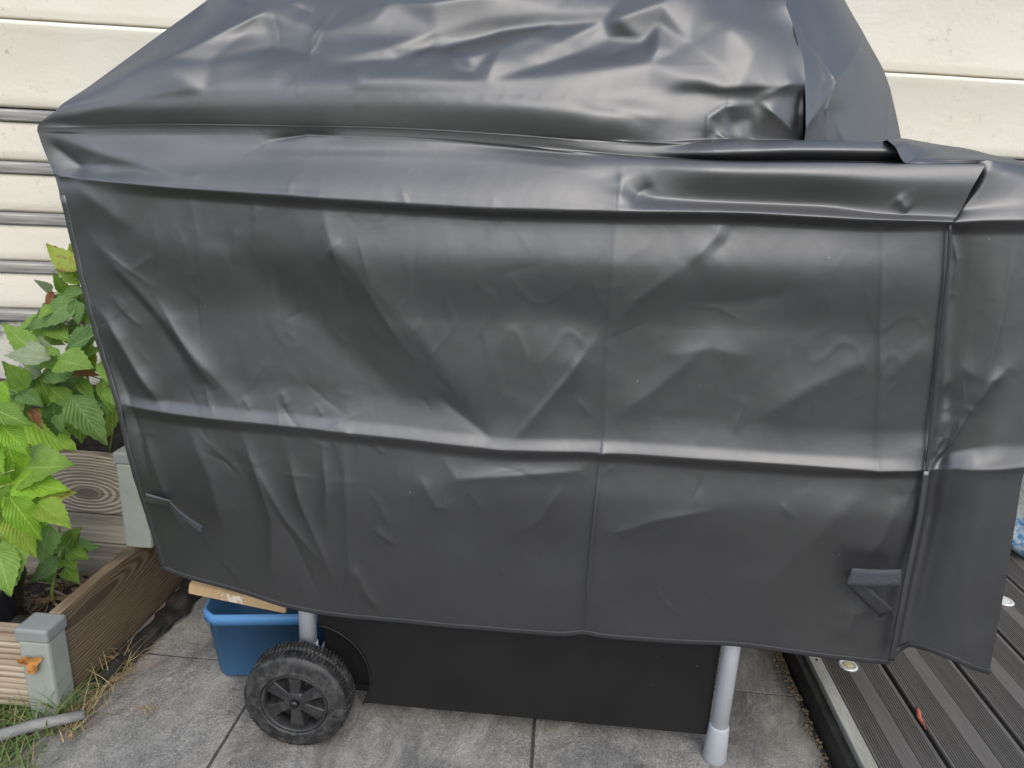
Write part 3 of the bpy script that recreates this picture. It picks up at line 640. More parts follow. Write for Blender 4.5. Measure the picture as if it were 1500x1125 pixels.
RAILS = [
 ('hem', [(-0.7291,1.155,0.3467), (-0.6741,1.151,0.3319), (-0.6029,1.149,0.3174), (-0.541,1.144,0.3071), (-0.4735,1.14,0.2938), (-0.4007,1.139,0.2866), (-0.2957,1.139,0.2849), (-0.1136,1.134,0.2871), (0.0514,1.131,0.291), (0.0849,1.135,0.2973), (0.1199,1.13,0.2957), (0.2617,1.128,0.2998), (0.358,1.125,0.306), (0.5008,1.118,0.3028), (0.6188,1.11,0.3055)]),
 ('low', [(-0.7372,1.13,0.4879), (-0.6187,1.124,0.4665), (-0.4515,1.118,0.4565), (-0.1169,1.116,0.4596), (0.0991,1.116,0.4694), (0.3566,1.113,0.4702), (0.6108,1.104,0.4922)]),
 ('r1dd', [(-0.743,1.112,0.5917), (-0.6029,1.11,0.5748), (-0.4183,1.108,0.5772), (-0.078,1.104,0.5743), (0.0897,1.106,0.5807), (0.3941,1.102,0.5826), (0.6061,1.098,0.59)]),
 ('r1d', [(-0.7502,1.109,0.6637), (-0.596,1.109,0.6548), (-0.4155,1.108,0.6497), (-0.0809,1.108,0.6352), (0.0848,1.109,0.6438), (0.3862,1.107,0.6437), (0.6008,1.1,0.6578)]),
 ('r1', [(-0.7506,1.106,0.6858), (-0.6626,1.102,0.681), (-0.5885,1.098,0.679), (-0.411,1.098,0.6735), (-0.236,1.097,0.666), (-0.081,1.098,0.6589), (0.0826,1.1,0.6656), (0.2156,1.097,0.6686), (0.3802,1.098,0.6664), (0.5297,1.096,0.6694), (0.5974,1.098,0.675)]),
 ('r1v', [(-0.756,1.1075,0.7096), (-0.6637,1.108,0.7035), (-0.5898,1.104,0.7014), (-0.4124,1.104,0.6957), (-0.2374,1.103,0.688), (-0.0824,1.104,0.6808), (0.0812,1.106,0.6873), (0.2141,1.103,0.69), (0.3787,1.104,0.6877), (0.5282,1.102,0.6904), (0.5956,1.0995,0.6978)]),
 ('r1u', [(-0.7658,1.109,0.757), (-0.6594,1.109,0.7544), (-0.5881,1.1085,0.7509), (-0.4121,1.1085,0.7448), (-0.2388,1.1085,0.7365), (-0.0848,1.1085,0.7294), (0.0773,1.1085,0.7361), (0.2096,1.1085,0.7373), (0.3728,1.1085,0.735), (0.5222,1.1085,0.7366), (0.5968,1.106,0.7429)]),
 ('mid', [(-0.7786,1.105,0.8509), (-0.5795,1.108,0.8542), (-0.2388,1.106,0.8661), (0.0875,1.106,0.8749), (0.3508,1.108,0.8798), (0.5787,1.1,0.8851)]),
 ('r2dd', [(-0.7894,1.1,0.9782), (-0.5643,1.096,0.9689), (-0.3442,1.094,0.9701), (-0.1301,1.092,0.9713), (0.0781,1.092,0.9743), (0.331,1.094,0.9838), (0.5623,1.093,0.9936)]),
 ('r2d', [(-0.7922,1.093,1.0436), (-0.6135,1.096,1.0375), (-0.3437,1.097,1.0321), (-0.1329,1.099,1.0301), (0.0734,1.1,1.0343), (0.2743,1.1,1.0414), (0.4218,1.098,1.0412), (0.5556,1.093,1.0474)]),
 ('r2', [(-0.798,1.096,1.0648), (-0.7422,1.094,1.0572), (-0.6085,1.09,1.0552), (-0.4459,1.087,1.0528), (-0.3398,1.086,1.0509), (-0.1317,1.085,1.0489), (0.0709,1.086,1.0538), (0.2683,1.086,1.0606), (0.4139,1.086,1.06), (0.5529,1.09,1.0619)]),
 ('ra', [(-0.8095,1.097,1.0968), (-0.7454,1.104,1.0846), (-0.6136,1.106,1.0945), (-0.4542,1.114,1.1056), (-0.2423,1.117,1.1139), (-0.0342,1.113,1.1122), (0.0684,1.108,1.0992), (0.1203,1.104,1.0791), (0.2204,1.101,1.0752), (0.3686,1.103,1.0764), (0.4651,1.098,1.0696), (0.5617,1.096,1.0706)]),
 ('rb', [(-0.8143,1.097,1.1166), (-0.7431,1.107,1.1181), (-0.6151,1.114,1.1257), (-0.4569,1.123,1.1248), (-0.2443,1.126,1.131), (-0.0353,1.124,1.1241), (0.1171,1.108,1.116), (0.2135,1.092,1.1154), (0.3575,1.09,1.1181), (0.4528,1.09,1.1168), (0.574,1.092,1.1167)]),
 ('rc', [(-0.8162,1.0971,1.1265), (-0.7426,1.1082,1.1281), (-0.6156,1.1162,1.1338), (-0.457,1.1252,1.1398), (-0.2448,1.1282,1.1419), (-0.0361,1.134,1.1342), (0.1168,1.118,1.1296), (0.2141,1.104,1.1298), (0.3586,1.102,1.1352), (0.4819,1.102,1.1396), (0.5874,1.102,1.1434)]),
 ('rv', [(-0.8169,1.0971,1.1292), (-0.7819,1.102,1.1303), (-0.7421,1.1082,1.1317), (-0.6152,1.1162,1.1381), (-0.4568,1.1252,1.1438), (-0.2448,1.1282,1.1466), (-0.0365,1.1332,1.1401), (0.1185,1.138,1.1341), (0.2201,1.136,1.1326), (0.3694,1.136,1.1382), (0.4945,1.136,1.1427)]),
 ('roll', [(-0.8165,1.0971,1.1319), (-0.7814,1.1019,1.1334), (-0.7416,1.1081,1.1352), (-0.6147,1.116,1.1423), (-0.4565,1.125,1.1478), (-0.2448,1.128,1.1512), (-0.0368,1.1325,1.1459), (0.1181,1.138,1.139), (0.2103,1.118,1.1424), (0.3399,1.112,1.1515), (0.4784,1.114,1.1557)]),
 ('rd', [(-0.816,1.097,1.1347), (-0.7808,1.1017,1.1365), (-0.7409,1.1077,1.1386), (-0.6139,1.1154,1.1465), (-0.4561,1.1244,1.1517), (-0.2447,1.1274,1.1558), (-0.0371,1.1317,1.1517), (0.1173,1.14,1.1488), (0.2118,1.136,1.1585), (0.3445,1.134,1.1658), (0.4765,1.134,1.1704)]),
 ('rdd', [(-0.8145,1.097,1.1374), (-0.7402,1.1073,1.1421), (-0.6131,1.1146,1.1507), (-0.4555,1.1236,1.1556), (-0.2445,1.1266,1.1604), (-0.0374,1.131,1.1575), (0.1168,1.142,1.1557), (0.2149,1.155,1.1633), (0.2854,1.175,1.1667), (0.3633,1.2,1.1706)]),
 ('ta', [(-0.8024,1.0976,1.1478), (-0.7148,1.1058,1.1627), (-0.6088,1.1105,1.172), (-0.4524,1.1195,1.1837), (-0.2438,1.1225,1.193), (-0.0899,1.121,1.194), (0.0623,1.13,1.1865), (0.1655,1.15,1.1863), (0.2271,1.16,1.1952), (0.3526,1.185,1.2089)]),
 ('tb', [(-0.7826,1.1002,1.1625), (-0.7141,1.1072,1.1755), (-0.556,1.1155,1.1948), (-0.4522,1.1215,1.2041), (-0.2443,1.1245,1.2131), (-0.0408,1.13,1.2147), (0.1117,1.154,1.221), (0.224,1.167,1.2303), (0.3469,1.185,1.2445)]),
 ('tc', [(-0.7607,1.149,1.2006), (-0.6695,1.13,1.2164), (-0.5592,1.128,1.2335), (-0.4592,1.144,1.245), (-0.2487,1.144,1.2494), (-0.0437,1.152,1.253), (0.109,1.168,1.2633), (0.2207,1.175,1.2691), (0.343,1.197,1.2802)]),
 ('td', [(-0.7193,1.2,1.253), (-0.5805,1.177,1.2769), (-0.4767,1.193,1.2947), (-0.2606,1.198,1.2957), (-0.048,1.201,1.3021), (0.1075,1.198,1.3104), (0.2171,1.185,1.3136), (0.3326,1.222,1.3237)]),
 ('te', [(-0.629,1.285,1.3531), (-0.4901,1.233,1.3511), (-0.27,1.24,1.357), (-0.053,1.245,1.3644), (0.1574,1.23,1.3673), (0.2476,1.27,1.3785), (0.315,1.245,1.3751)]),
 ('tf', [(-0.557,1.41,1.4538), (-0.303,1.39,1.4688), (-0.0642,1.39,1.4799), (0.1666,1.37,1.475), (0.3173,1.38,1.4661)])]
CREASES = [
 ([(-0.7867,1.0643), (-0.6085,1.0552), (-0.3398,1.0509), (-0.1317,1.0489), (0.0709,1.0538), (0.2683,1.0606), (0.4139,1.06), (0.5529,1.0619)], 4,9,5,0.6,0),
 ([(-0.727,0.6853), (-0.5885,0.679), (-0.411,0.6735), (-0.081,0.6589), (0.0826,0.6656), (0.2156,0.6685), (0.5297,0.6694), (0.6016,0.6754)], 3,9,4,0.4,0),
 ([(0.0829,0.6626), (0.0792,0.5398), (0.0797,0.4121), (0.0849,0.2975)], 8,9,12,0.4,5),
 ([(0.0741,1.053), (0.0742,0.9614), (0.0789,0.7842), (0.0846,0.6691)], 3,26,20,1.5,1),
 ([(-0.3517,0.6529), (-0.3478,0.5292), (-0.3511,0.4142), (-0.3473,0.2975)], 5,14,18,1.2,0),
 ([(-0.3726,1.0462), (-0.3675,1.0104), (-0.3463,0.9377)], 3,18,14,2.5,0),
 ([(0.46,1.0473), (0.4797,0.9319), (0.5045,0.8135), (0.5234,0.6689)], 4,9,12,0.8,1.5),
 ([(-0.6127,1.0396), (-0.5308,0.9707), (-0.4285,0.8772), (-0.2846,0.7595), (-0.1334,0.6767)], -9,66,66,18,0),
 ([(-0.4281,1.0383), (-0.3235,0.9499), (-0.2165,0.8336), (-0.0812,0.6634)], 7.5,66,48,10,0),
 ([(-0.3239,0.9444), (-0.283,0.8747), (-0.2388,0.8093)], 3,14,16,2,0),
 ([(0.0662,0.8736), (0.0179,0.7916), (-0.044,0.7056), (-0.0776,0.6602)], 6.5,26,44,3,3),
 ([(-0.216,0.7583), (-0.1346,0.6995), (-0.08,0.6612)], -5,24,20,3,0),
 ([(-0.0972,0.9194), (-0.0212,0.8963), (0.0652,0.8847)], -2.5,40,40,25,0),
 ([(-0.1175,0.8623), (-0.0499,0.8215), (0.0382,0.8159)], 2.5,40,40,25,0),
 ([(0.2345,1.0548), (0.2261,1.0252), (0.1853,0.978)], 3.8,16,11,3,0),
 ([(0.2556,1.0539), (0.2446,1.0212), (0.2194,0.9919)], -2.5,14,12,4,0),
 ([(0.1899,0.9833), (0.1147,0.9208), (0.0778,0.8633)], 3,20,20,3,0),
 ([(0.1562,0.8291), (0.2391,0.8511), (0.3148,0.8392)], 2.4,18,24,4,0),
 ([(0.2378,0.862), (0.1615,0.7782), (0.0901,0.715)], 4,28,24,4,0),
 ([(0.5076,0.8582), (0.4143,0.8069), (0.3192,0.7313)], 4,30,30,6,0),
 ([(0.5656,0.8896), (0.5308,0.8434), (0.5025,0.8077)], 1.6,14,14,6,0),
 ([(0.4952,0.8792), (0.4717,0.8446), (0.431,0.8306)], 1,14,14,6,0),
 ([(0.3861,0.9579), (0.2898,0.9309), (0.168,0.913)], -4,30,30,8,0),
 ([(-0.7652,0.9902), (-0.7183,0.9276), (-0.6499,0.841), (-0.5648,0.7407), (-0.5181,0.6913)], 8,22,30,4,0),
 ([(-0.7635,0.8575), (-0.7436,0.8355), (-0.7071,0.7549), (-0.6652,0.6842)], 10,18,16,3,0),
 ([(-0.7547,0.7996), (-0.7296,0.7054), (-0.7151,0.6305), (-0.7047,0.5071)], -7,18,18,3,0),
 ([(-0.7397,0.9375), (-0.6616,0.8403), (-0.6004,0.7384)], -6,22,22,4,0),
 ([(-0.6613,0.8861), (-0.6087,0.7852), (-0.5652,0.7232)], 4,12,12,2,0),
 ([(-0.5884,0.7392), (-0.5826,0.7042), (-0.5672,0.6804)], 1.6,8,8,1.5,0),
 ([(-0.5239,0.72), (-0.5087,0.693)], 1.4,8,8,1.5,0),
 ([(-0.459,0.7359), (-0.4452,0.704)], 1.4,8,8,1.5,0),
 ([(-0.4005,0.7165), (-0.3841,0.6918)], 1.2,8,8,1.5,0),
 ([(-0.7757,1.0607), (-0.7251,1.0239), (-0.6752,0.9843)], 4,26,20,5,0),
 ([(-0.7156,0.6692), (-0.6931,0.566), (-0.66,0.4226)], 6,16,26,3,0),
 ([(-0.6283,0.6705), (-0.592,0.5622), (-0.5819,0.4485)], 5,22,22,4,0),
 ([(-0.5366,0.672), (-0.5047,0.5696), (-0.4872,0.4882), (-0.5056,0.3174)], 6,16,14,2,0),
 ([(-0.5089,0.5955), (-0.4618,0.4907), (-0.3934,0.3941)], 5,10,10,1.5,0),
 ([(-0.452,0.6381), (-0.4333,0.5353), (-0.4024,0.4393), (-0.3715,0.3343)], 6,12,12,1.5,0),
 ([(-0.4905,0.5228), (-0.4526,0.4485), (-0.4118,0.3145)], -4,10,12,1.5,0),
 ([(-0.3904,0.6566), (-0.3831,0.5535), (-0.3912,0.4551)], 4,8,10,1.2,0),
 ([(-0.3473,0.4145), (-0.3192,0.3404), (-0.2951,0.2952)], 5,10,14,1.5,0),
 ([(-0.3064,0.4912), (-0.2579,0.4535)], 3,9,9,1.5,0),
 ([(-0.1911,0.6464), (-0.1552,0.5988), (0.0519,0.6269), (0.0789,0.6581)], 6,16,26,3,0),
 ([(-0.226,0.6057), (-0.19,0.5438), (-0.1542,0.54)], 3,14,14,2,0),
 ([(0.0303,0.607), (-0.0117,0.532), (-0.0459,0.5015)], 3,14,14,2,0),
 ([(0.1119,0.4591), (0.1186,0.5159), (0.1848,0.5492), (0.2942,0.5799)], 4,16,16,2,0),
 ([(0.5344,0.6556), (0.4722,0.5771), (0.3948,0.4467), (0.39,0.3304)], 5,40,40,10,0),
 ([(0.5702,0.6348), (0.5552,0.5461), (0.5337,0.4904)], 4,20,20,4,0),
 ([(0.5322,0.3211), (0.5412,0.3947), (0.5907,0.429)], 4,20,26,4,0),
 ([(-0.4775,1.1218), (-0.4675,1.1304), (-0.4035,1.1421), (-0.3504,1.1424)], -5,6,9,1,-3),
 ([(0.0754,1.0627), (0.0809,1.092), (0.0756,1.1112)], 5,14,20,1.5,0),
 ([(0.0956,1.0589), (0.105,1.0785), (0.1289,1.0942)], -4,10,12,2,0),
 ([(0.4934,1.0711), (0.4782,1.0858), (0.4697,1.0959)], 4,8,8,1,0),
 ([(-0.8101,1.1268), (-0.7225,1.1008), (-0.5775,1.0698)], 5,18,18,4,0),
 ([(-0.8081,1.1169), (-0.7651,1.0837), (-0.7421,1.0582)], -5,12,14,3,0),
 ([(-0.7536,1.0689), (-0.6668,1.0779), (-0.5992,1.0688)], -4,12,14,3,0),
 ([(-0.8108,1.1357), (-0.7354,1.1627), (-0.6404,1.1884), (-0.5573,1.2039), (-0.4753,1.2155)], 3,20,14,5,0),
 ([(0.2753,1.2194), (0.3132,1.1942), (0.3506,1.1709)], 8,12,16,1,4),
 ([(0.2753,1.2194), (0.2257,1.2119), (0.2012,1.1939), (0.2015,1.1715), (0.2088,1.1482)], 8,12,22,1.5,3),
 ([(0.2292,1.1778), (0.2489,1.1906), (0.2799,1.1981)], -5,20,18,5,0),
 ([(0.2103,1.1768), (0.2308,1.1652), (0.2769,1.1632)], 7,6,9,1,0),
 ([(0.3443,1.2543), (0.3443,1.2133), (0.3507,1.1699)], -10,20,14,3,0),
 ([(0.3451,1.2573), (0.2967,1.2351), (0.2669,1.2189)], 6,22,16,2,0),
 ([(0.0003,1.2051), (0.0616,1.1983), (0.1249,1.1774)], -4,16,20,4,0),
 ([(-0.4544,1.3409), (-0.4176,1.326), (-0.392,1.2958)], -5,10,12,2,0),
 ([(-0.2785,1.3399), (-0.2031,1.35), (-0.096,1.361)], 4,12,14,2,0)]
GUSSET = [
 ('seam', [(0.3589,1.185,1.1628), (0.3519,1.182,1.2135), (0.3446,1.19,1.2622), (0.3305,1.218,1.3229), (0.3188,1.26,1.3784), (0.3216,1.41,1.4761)]),
 ('fold', [(0.3942,1.215,1.1655), (0.384,1.21,1.2171), (0.3759,1.22,1.2671), (0.3599,1.25,1.3295), (0.3503,1.3,1.3878), (0.3514,1.43,1.4842)]),
 ('slit', [(0.4079,1.228,1.1666), (0.3944,1.22,1.2184), (0.4026,1.238,1.2683), (0.3973,1.28,1.3359), (0.3858,1.33,1.3953), (0.3779,1.45,1.488)]),
 ('mid', [(0.4757,1.28,1.1715), (0.4695,1.29,1.2272), (0.4605,1.3,1.2802), (0.4478,1.34,1.3428), (0.4347,1.4,1.4117), (0.4065,1.48,1.4944)]),
 ('sil', [(0.605,1.42,1.1826), (0.5883,1.44,1.2445), (0.5683,1.46,1.3042), (0.5354,1.49,1.3677), (0.4947,1.53,1.4435), (0.4537,1.56,1.5163)])]
GUSSET_CREASES = [
 ([(0.4001,1.2649), (0.4056,1.2586), (0.3915,1.218), (0.4007,1.1722)], 4,4,12,0.8,4),
 ([(0.5118,1.364), (0.4113,1.2667), (0.354,1.1844)], 4,10,14,0.8,0),
 ([(0.354,1.1844), (0.379,1.2268), (0.3798,1.2523), (0.396,1.2675)], 3,10,14,1.5,0),
 ([(0.3775,1.294), (0.387,1.2634), (0.4006,1.2619)], 2.5,10,14,2,0),
 ([(0.5775,1.2788), (0.561,1.2286), (0.5451,1.1858)], 3,8,8,0.8,0),
 ([(0.4136,1.2155), (0.4266,1.1909), (0.4413,1.1753)], 3,6,8,1,0),
 ([(0.3364,1.3476), (0.3519,1.3169), (0.3675,1.3033)], 3,8,8,1,0)]
FLAP = [
 ('hem', [(0.6285,1.125,0.3064), (0.6448,1.135,0.3178), (0.66,1.13,0.3316), (0.6875,1.115,0.3343), (0.7214,1.1,0.3296), (0.7492,1.095,0.321), (0.7816,1.098,0.3109)]),
 ('a', [(0.6251,1.125,0.4205), (0.6433,1.137,0.4253), (0.6591,1.13,0.4341), (0.6868,1.112,0.4403), (0.7192,1.1,0.4433), (0.7724,1.1,0.4339)]),
 ('b', [(0.6172,1.12,0.5797), (0.6397,1.135,0.5739), (0.6558,1.125,0.5804), (0.68,1.108,0.5911), (0.7111,1.098,0.5964), (0.7581,1.1,0.592)]),
 ('c', [(0.6085,1.115,0.665), (0.6273,1.125,0.6646), (0.6474,1.112,0.6765), (0.6764,1.1,0.685), (0.7105,1.097,0.689), (0.75,1.1,0.6919)]),
 ('d', [(0.6068,1.118,0.6959), (0.6321,1.13,0.6894), (0.6467,1.122,0.7032), (0.676,1.112,0.7153), (0.7114,1.105,0.7265), (0.7522,1.108,0.7283)]),
 ('e', [(0.5846,1.115,0.882), (0.605,1.125,0.881), (0.6314,1.118,0.8843), (0.6665,1.11,0.8883), (0.706,1.11,0.8908), (0.7465,1.112,0.8929)]),
 ('f', [(0.5625,1.112,1.0414), (0.5761,1.116,1.0418), (0.6029,1.112,1.0434), (0.6388,1.108,1.0456), (0.6861,1.108,1.048), (0.7376,1.112,1.0504)]),
 ('g', [(0.5585,1.108,1.0601), (0.5677,1.104,1.0618), (0.6022,1.102,1.0656), (0.6384,1.1,1.0685), (0.6851,1.1,1.0708), (0.7329,1.105,1.0729)]),
 ('h', [(0.5666,1.13,1.0731), (0.5789,1.115,1.0802), (0.6121,1.112,1.0878), (0.6482,1.11,1.0915), (0.695,1.11,1.0937), (0.7381,1.112,1.0957)]),
 ('i', [(0.5893,1.132,1.1258), (0.6025,1.116,1.1311), (0.6294,1.118,1.1304), (0.6659,1.122,1.1264), (0.7118,1.125,1.1209), (0.7517,1.13,1.115)]),
 ('j', [(0.5747,1.122,1.1422), (0.6036,1.122,1.1491), (0.6378,1.14,1.1481), (0.6756,1.145,1.1432), (0.7237,1.15,1.1367), (0.7662,1.155,1.1309)]),
 ('k', [(0.4792,1.1,1.1395), (0.5005,1.115,1.1473), (0.5883,1.19,1.1588), (0.6547,1.22,1.1605), (0.7066,1.2,1.1512), (0.7416,1.18,1.1415), (0.7722,1.162,1.1331)]),
 ('kl', [(0.4612,1.097,1.1571), (0.4889,1.125,1.1659), (0.6213,1.26,1.1695), (0.676,1.26,1.1635), (0.7218,1.235,1.1535), (0.751,1.195,1.1421), (0.7756,1.166,1.1342)]),
 ('l', [(0.4534,1.116,1.1705), (0.5264,1.22,1.1799), (0.645,1.31,1.1766), (0.6972,1.3,1.1666), (0.731,1.26,1.1554), (0.7571,1.205,1.1434), (0.7789,1.17,1.1353)])]
FLAP_CREASES = [
 ([(0.6186,0.6657), (0.6515,0.6777), (0.7478,0.6919)], 3,5,9,0.6,0),
 ([(0.5614,1.0612), (0.6022,1.0656), (0.6571,1.0694)], 3,6,5,0.6,0),
 ([(0.6178,0.6682), (0.6403,0.7137), (0.6543,0.7756)], 5,6,10,0.7,2),
 ([(0.6512,1.0612), (0.6595,0.9919), (0.6635,0.9094), (0.6626,0.8222), (0.6543,0.7756)], 4,10,10,0.8,0),
 ([(0.5683,1.0466), (0.5863,1.0071), (0.5931,0.9556)], 3,6,6,1,0),
 ([(0.6543,0.7756), (0.6716,0.8233), (0.691,0.8469)], 5,14,14,3,0),
 ([(0.6224,0.6999), (0.6297,0.7231), (0.6242,0.77)], 6,8,10,2,0),
 ([(0.6337,0.3083), (0.6328,0.5246), (0.6223,0.6529)], 0,8,8,1,0),
 ([(0.6626,0.8222), (0.632,0.8401), (0.6066,0.7931)], 3,16,16,3,0)]
NET_V = [(-0.7826,1.1625,0), (-0.6623,1.1877,0), (-0.5559,1.1958,0), (-0.4521,1.2051,0), (-0.3221,1.2122,0), (-0.2242,1.216,0), (-0.1272,1.218,0), (-0.0108,1.2202,0), (0.1114,1.2249,0), (0.2037,1.2274,0), (0.3469,1.2445,0), (-0.7607,1.2006,0), (-0.7193,1.253,0), (-0.6684,1.303,0), (-0.629,1.3531,0), (-0.5864,1.4159,0), (-0.4874,1.4507,0), (-0.3002,1.4644,0), (-0.0636,1.4755,0), (0.1653,1.4708,0), (0.3127,1.461,0), (0.343,1.2802,0), (0.3326,1.3237,0), (0.315,1.3751,0), (-0.4891,1.3215,18), (-0.5986,1.3754,14), (-0.6246,1.2422,14), (-0.6098,1.3225,-2), (-0.2875,1.2756,10), (-0.3898,1.2968,15), (-0.5547,1.2452,-5), (-0.4726,1.269,-5), (-0.3942,1.2586,-5), (-0.3638,1.2483,-5), (-0.458,1.2368,0), (-0.3309,1.2363,2), (-0.2184,1.3026,11), (-0.1359,1.33,11), (-0.0406,1.3422,10), (0.0492,1.3459,8), (-0.2716,1.2565,-5), (-0.2037,1.2803,-4), (-0.123,1.3094,-2), (-0.0338,1.3232,0), (0.0395,1.3304,2), (-0.3146,1.3147,20), (-0.2241,1.3427,26), (-0.1299,1.3683,24), (-0.011,1.3799,16), (-0.2902,1.3451,22), (-0.3234,1.2222,3), (-0.2462,1.2272,2.5), (-0.1295,1.23,3), (-0.0128,1.2483,3), (0.1088,1.2674,4), (-0.248,1.2433,-2), (-0.2324,1.2766,-6), (-0.1945,1.262,-6), (-0.1552,1.2421,-4), (-0.0812,1.2689,4), (-0.0245,1.2967,8), (-0.1144,1.2836,15), (-0.1651,1.2657,9), (-0.0691,1.3023,13), (-0.0591,1.2542,-6), (0.0056,1.2811,-8), (0.051,1.3044,-7), (0.0602,1.3328,13), (0.1217,1.3561,17), (0.1702,1.3852,14), (0.0571,1.2808,-7), (0.1027,1.3018,-5), (0.1213,1.3288,4), (0.1204,1.2897,7), (0.1487,1.2883,0), (0.1683,1.301,-3), (0.2192,1.3283,5), (0.2614,1.2853,9), (0.2215,1.2614,6), (0.2981,1.3206,3), (0.1715,1.2454,9), (0.2398,1.2292,11)]
NET_E = [(24,26),(26,0),(24,25),(24,29),(29,28),(30,31),(31,32),(32,33),(28,36),(36,37),(37,38),(38,39),(33,40),(40,41),(41,42),(42,43),(43,44),(45,28),(45,49),(49,46),(46,47),(47,48),(50,51),(51,52),(52,53),(53,54),(56,57),(57,58),(58,52),(52,59),(59,60),(60,39),(62,61),(61,63),(64,65),(65,66),(66,70),(67,68),(68,69),(39,67),(70,71),(72,73),(73,54),(54,80),(80,81),(76,77),(77,78)]
def facets(P):
    """crumpled top: piecewise flat facets between folds, edges kept crisp"""
    from mathutils.geometry import delaunay_2d_cdt
    vo, eo, fo, _, _, _ = delaunay_2d_cdt([Vector(v[:2]) for v in NET_V], NET_E, [], 0, 1e-5)
    src = np.array([v[:2] for v in NET_V]); dv = np.array([v[2] for v in NET_V])
    hv = []
    for v in vo:
        d = np.hypot(src[:, 0]-v.x, src[:, 1]-v.y); o = np.argsort(d)[:3]
        hv.append(dv[o[0]] if d[o[0]] < 1e-4 else (dv[o]/d[o]).sum()/(1/d[o]).sum())
    x, z = P[..., 0], P[..., 2]; out = np.zeros_like(x)
    for f in fo:
        (ax, az), (bx, bz), (cx, cz) = [(vo[i].x, vo[i].y) for i in f[:3]]; h = [hv[i] for i in f[:3]]
        msk = (x >= min(ax, bx, cx)) & (x <= max(ax, bx, cx)) & (z >= min(az, bz, cz)) & (z <= max(az, bz, cz))
        if not msk.any(): continue
        X, Z = x[msk], z[msk]; det = (bz-cz)*(ax-cx)+(cx-bx)*(az-cz)
        if abs(det) < 1e-12: continue
        l1 = ((bz-cz)*(X-cx)+(cx-bx)*(Z-cz))/det; l2 = ((cz-az)*(X-cx)+(ax-cx)*(Z-cz))/det; l3 = 1-l1-l2
        ok = (l1 >= -1e-6) & (l2 >= -1e-6) & (l3 >= -1e-6); cur = out[msk]; cur[ok] = (l1*h[0]+l2*h[1]+l3*h[2])[ok]; out[msk] = cur
    k = np.exp(-np.arange(-8, 9)**2/(2*2.7**2)); k /= k.sum()
    out = np.apply_along_axis(lambda a: np.convolve(np.pad(a, 8, 'edge'), k, 'valid'), 0, out)
    out = np.apply_along_axis(lambda a: np.convolve(np.pad(a, 8, 'edge'), k, 'valid'), 1, out)
    return -out*.00128
def small_creases(n, seed, x0, x1, z0, z1):
    """short sharp handling creases, leaning the way the sheet hangs"""
    r = random.Random(seed); L = []
    for _ in range(n):
        cx, cz = r.uniform(x0, x1), r.uniform(z0, z1)
        if r.random() < .45: cz = r.choice([.30, .56, .60, .64, 1.02])+r.gauss(0, .05)
        if r.random() < .35: cx = -.50+r.gauss(0, .12)
        a = r.choice([R(-58), R(-62), R(60), R(88), R(8)])+r.gauss(0, .28); l = r.uniform(.015, .06); bend = r.gauss(0, .25)
        p = [(cx-l*math.cos(a), cz-l*math.sin(a)), (cx, cz), (cx+l*math.cos(a+bend), cz+l*math.sin(a+bend))]
        L.append((p, r.choice([1, 1, -1])*r.uniform(.3, 1.1), r.uniform(3, 10), r.uniform(3, 10), r.uniform(.2, .8), 0))
    return L
cover = empty('grill_cover', (-.05, 1.12, .30), 0, 'black coated fabric grill cover, creased and loosely draped over the grill', 'cover')
def cl(name, me, mat, **k): return link(name, me, mat, cover, -Vector(cover.location), **k)
F = loft(RAILS, 640, 600)
F0 = F.copy(); F[..., 1] += crease(F0, CREASES)+facets(F0)+crease(F0, [([(-9, -9), (-8, -9)], 0, 1, 1, 1, 0)]*7+small_creases(110, 5, -.75, .60, .32, 1.05)+small_creases(16, 9, -.6, .35, 1.22, 1.36))
zz = F0[..., 2]; F[..., 1] += crinkle(F0, np.where(zz > 1.06, .5, 1.0)*np.clip((F0[..., 0]-F0[:, :1, 0])/.04, .15, 1))
cl('front_panel', grid_mesh(F, 'front_panel'), 'fabric')
Gp = loft([(n, p) for n, p in GUSSET], 140, 110, False); Gp = np.ascontiguousarray(Gp.transpose(1, 0, 2))
G0 = Gp.copy(); Gp[..., 1] += crease(G0, GUSSET_CREASES); Gp[..., 1] += crinkle(G0, .35, 4)
cl('dome_gusset', grid_mesh(Gp[:, ::-1], 'dome_gusset'), 'fabric')
Fl = loft(FLAP, 150, 420, False); L0 = Fl.copy(); Fl[..., 1] += crease(L0, FLAP_CREASES)*np.clip((1.16-L0[..., 1])/.03, 0, 1); Fl[..., 1] += crinkle(L0, .6, 7)*np.clip((1.16-L0[..., 1])/.03, 0, 1)
cl('side_flap', grid_mesh(Fl, 'side_flap'), 'fabric')
# sides and back, closing the cover behind
def back_to(edge, n, fx):
    P = np.zeros((len(edge), n, 3))
    for j in range(n):
        t = j/(n-1)
        tgt = np.stack([fx(edge), np.full(len(edge), 1.70), np.minimum(edge[:, 2], 1.13)], 1); s = t*t*(3-2*t)
        P[:, j] = edge*(1-s)+tgt*s
        P[:, j, 1] = edge[:, 1]+(1.70-edge[:, 1])*t
    return P
Lp = back_to(F[:, 0], 30, lambda e: e[:, 0]*.98-.0); Lp[..., 0] += .004*vnoise(Lp[..., 1]*9, Lp[..., 2]*9, 3)*np.linspace(0, 1, 30)[None]
cl('left_side_panel', grid_mesh(Lp[:, ::-1], 'left_side_panel'), 'fabric')
Rp = back_to(Fl[:, -1], 30, lambda e: np.minimum(e[:, 0]+.02, .90)); cl('right_side_panel', grid_mesh(Rp, 'right_side_panel'), 'fabric')
top = F[-1]; Bk = []
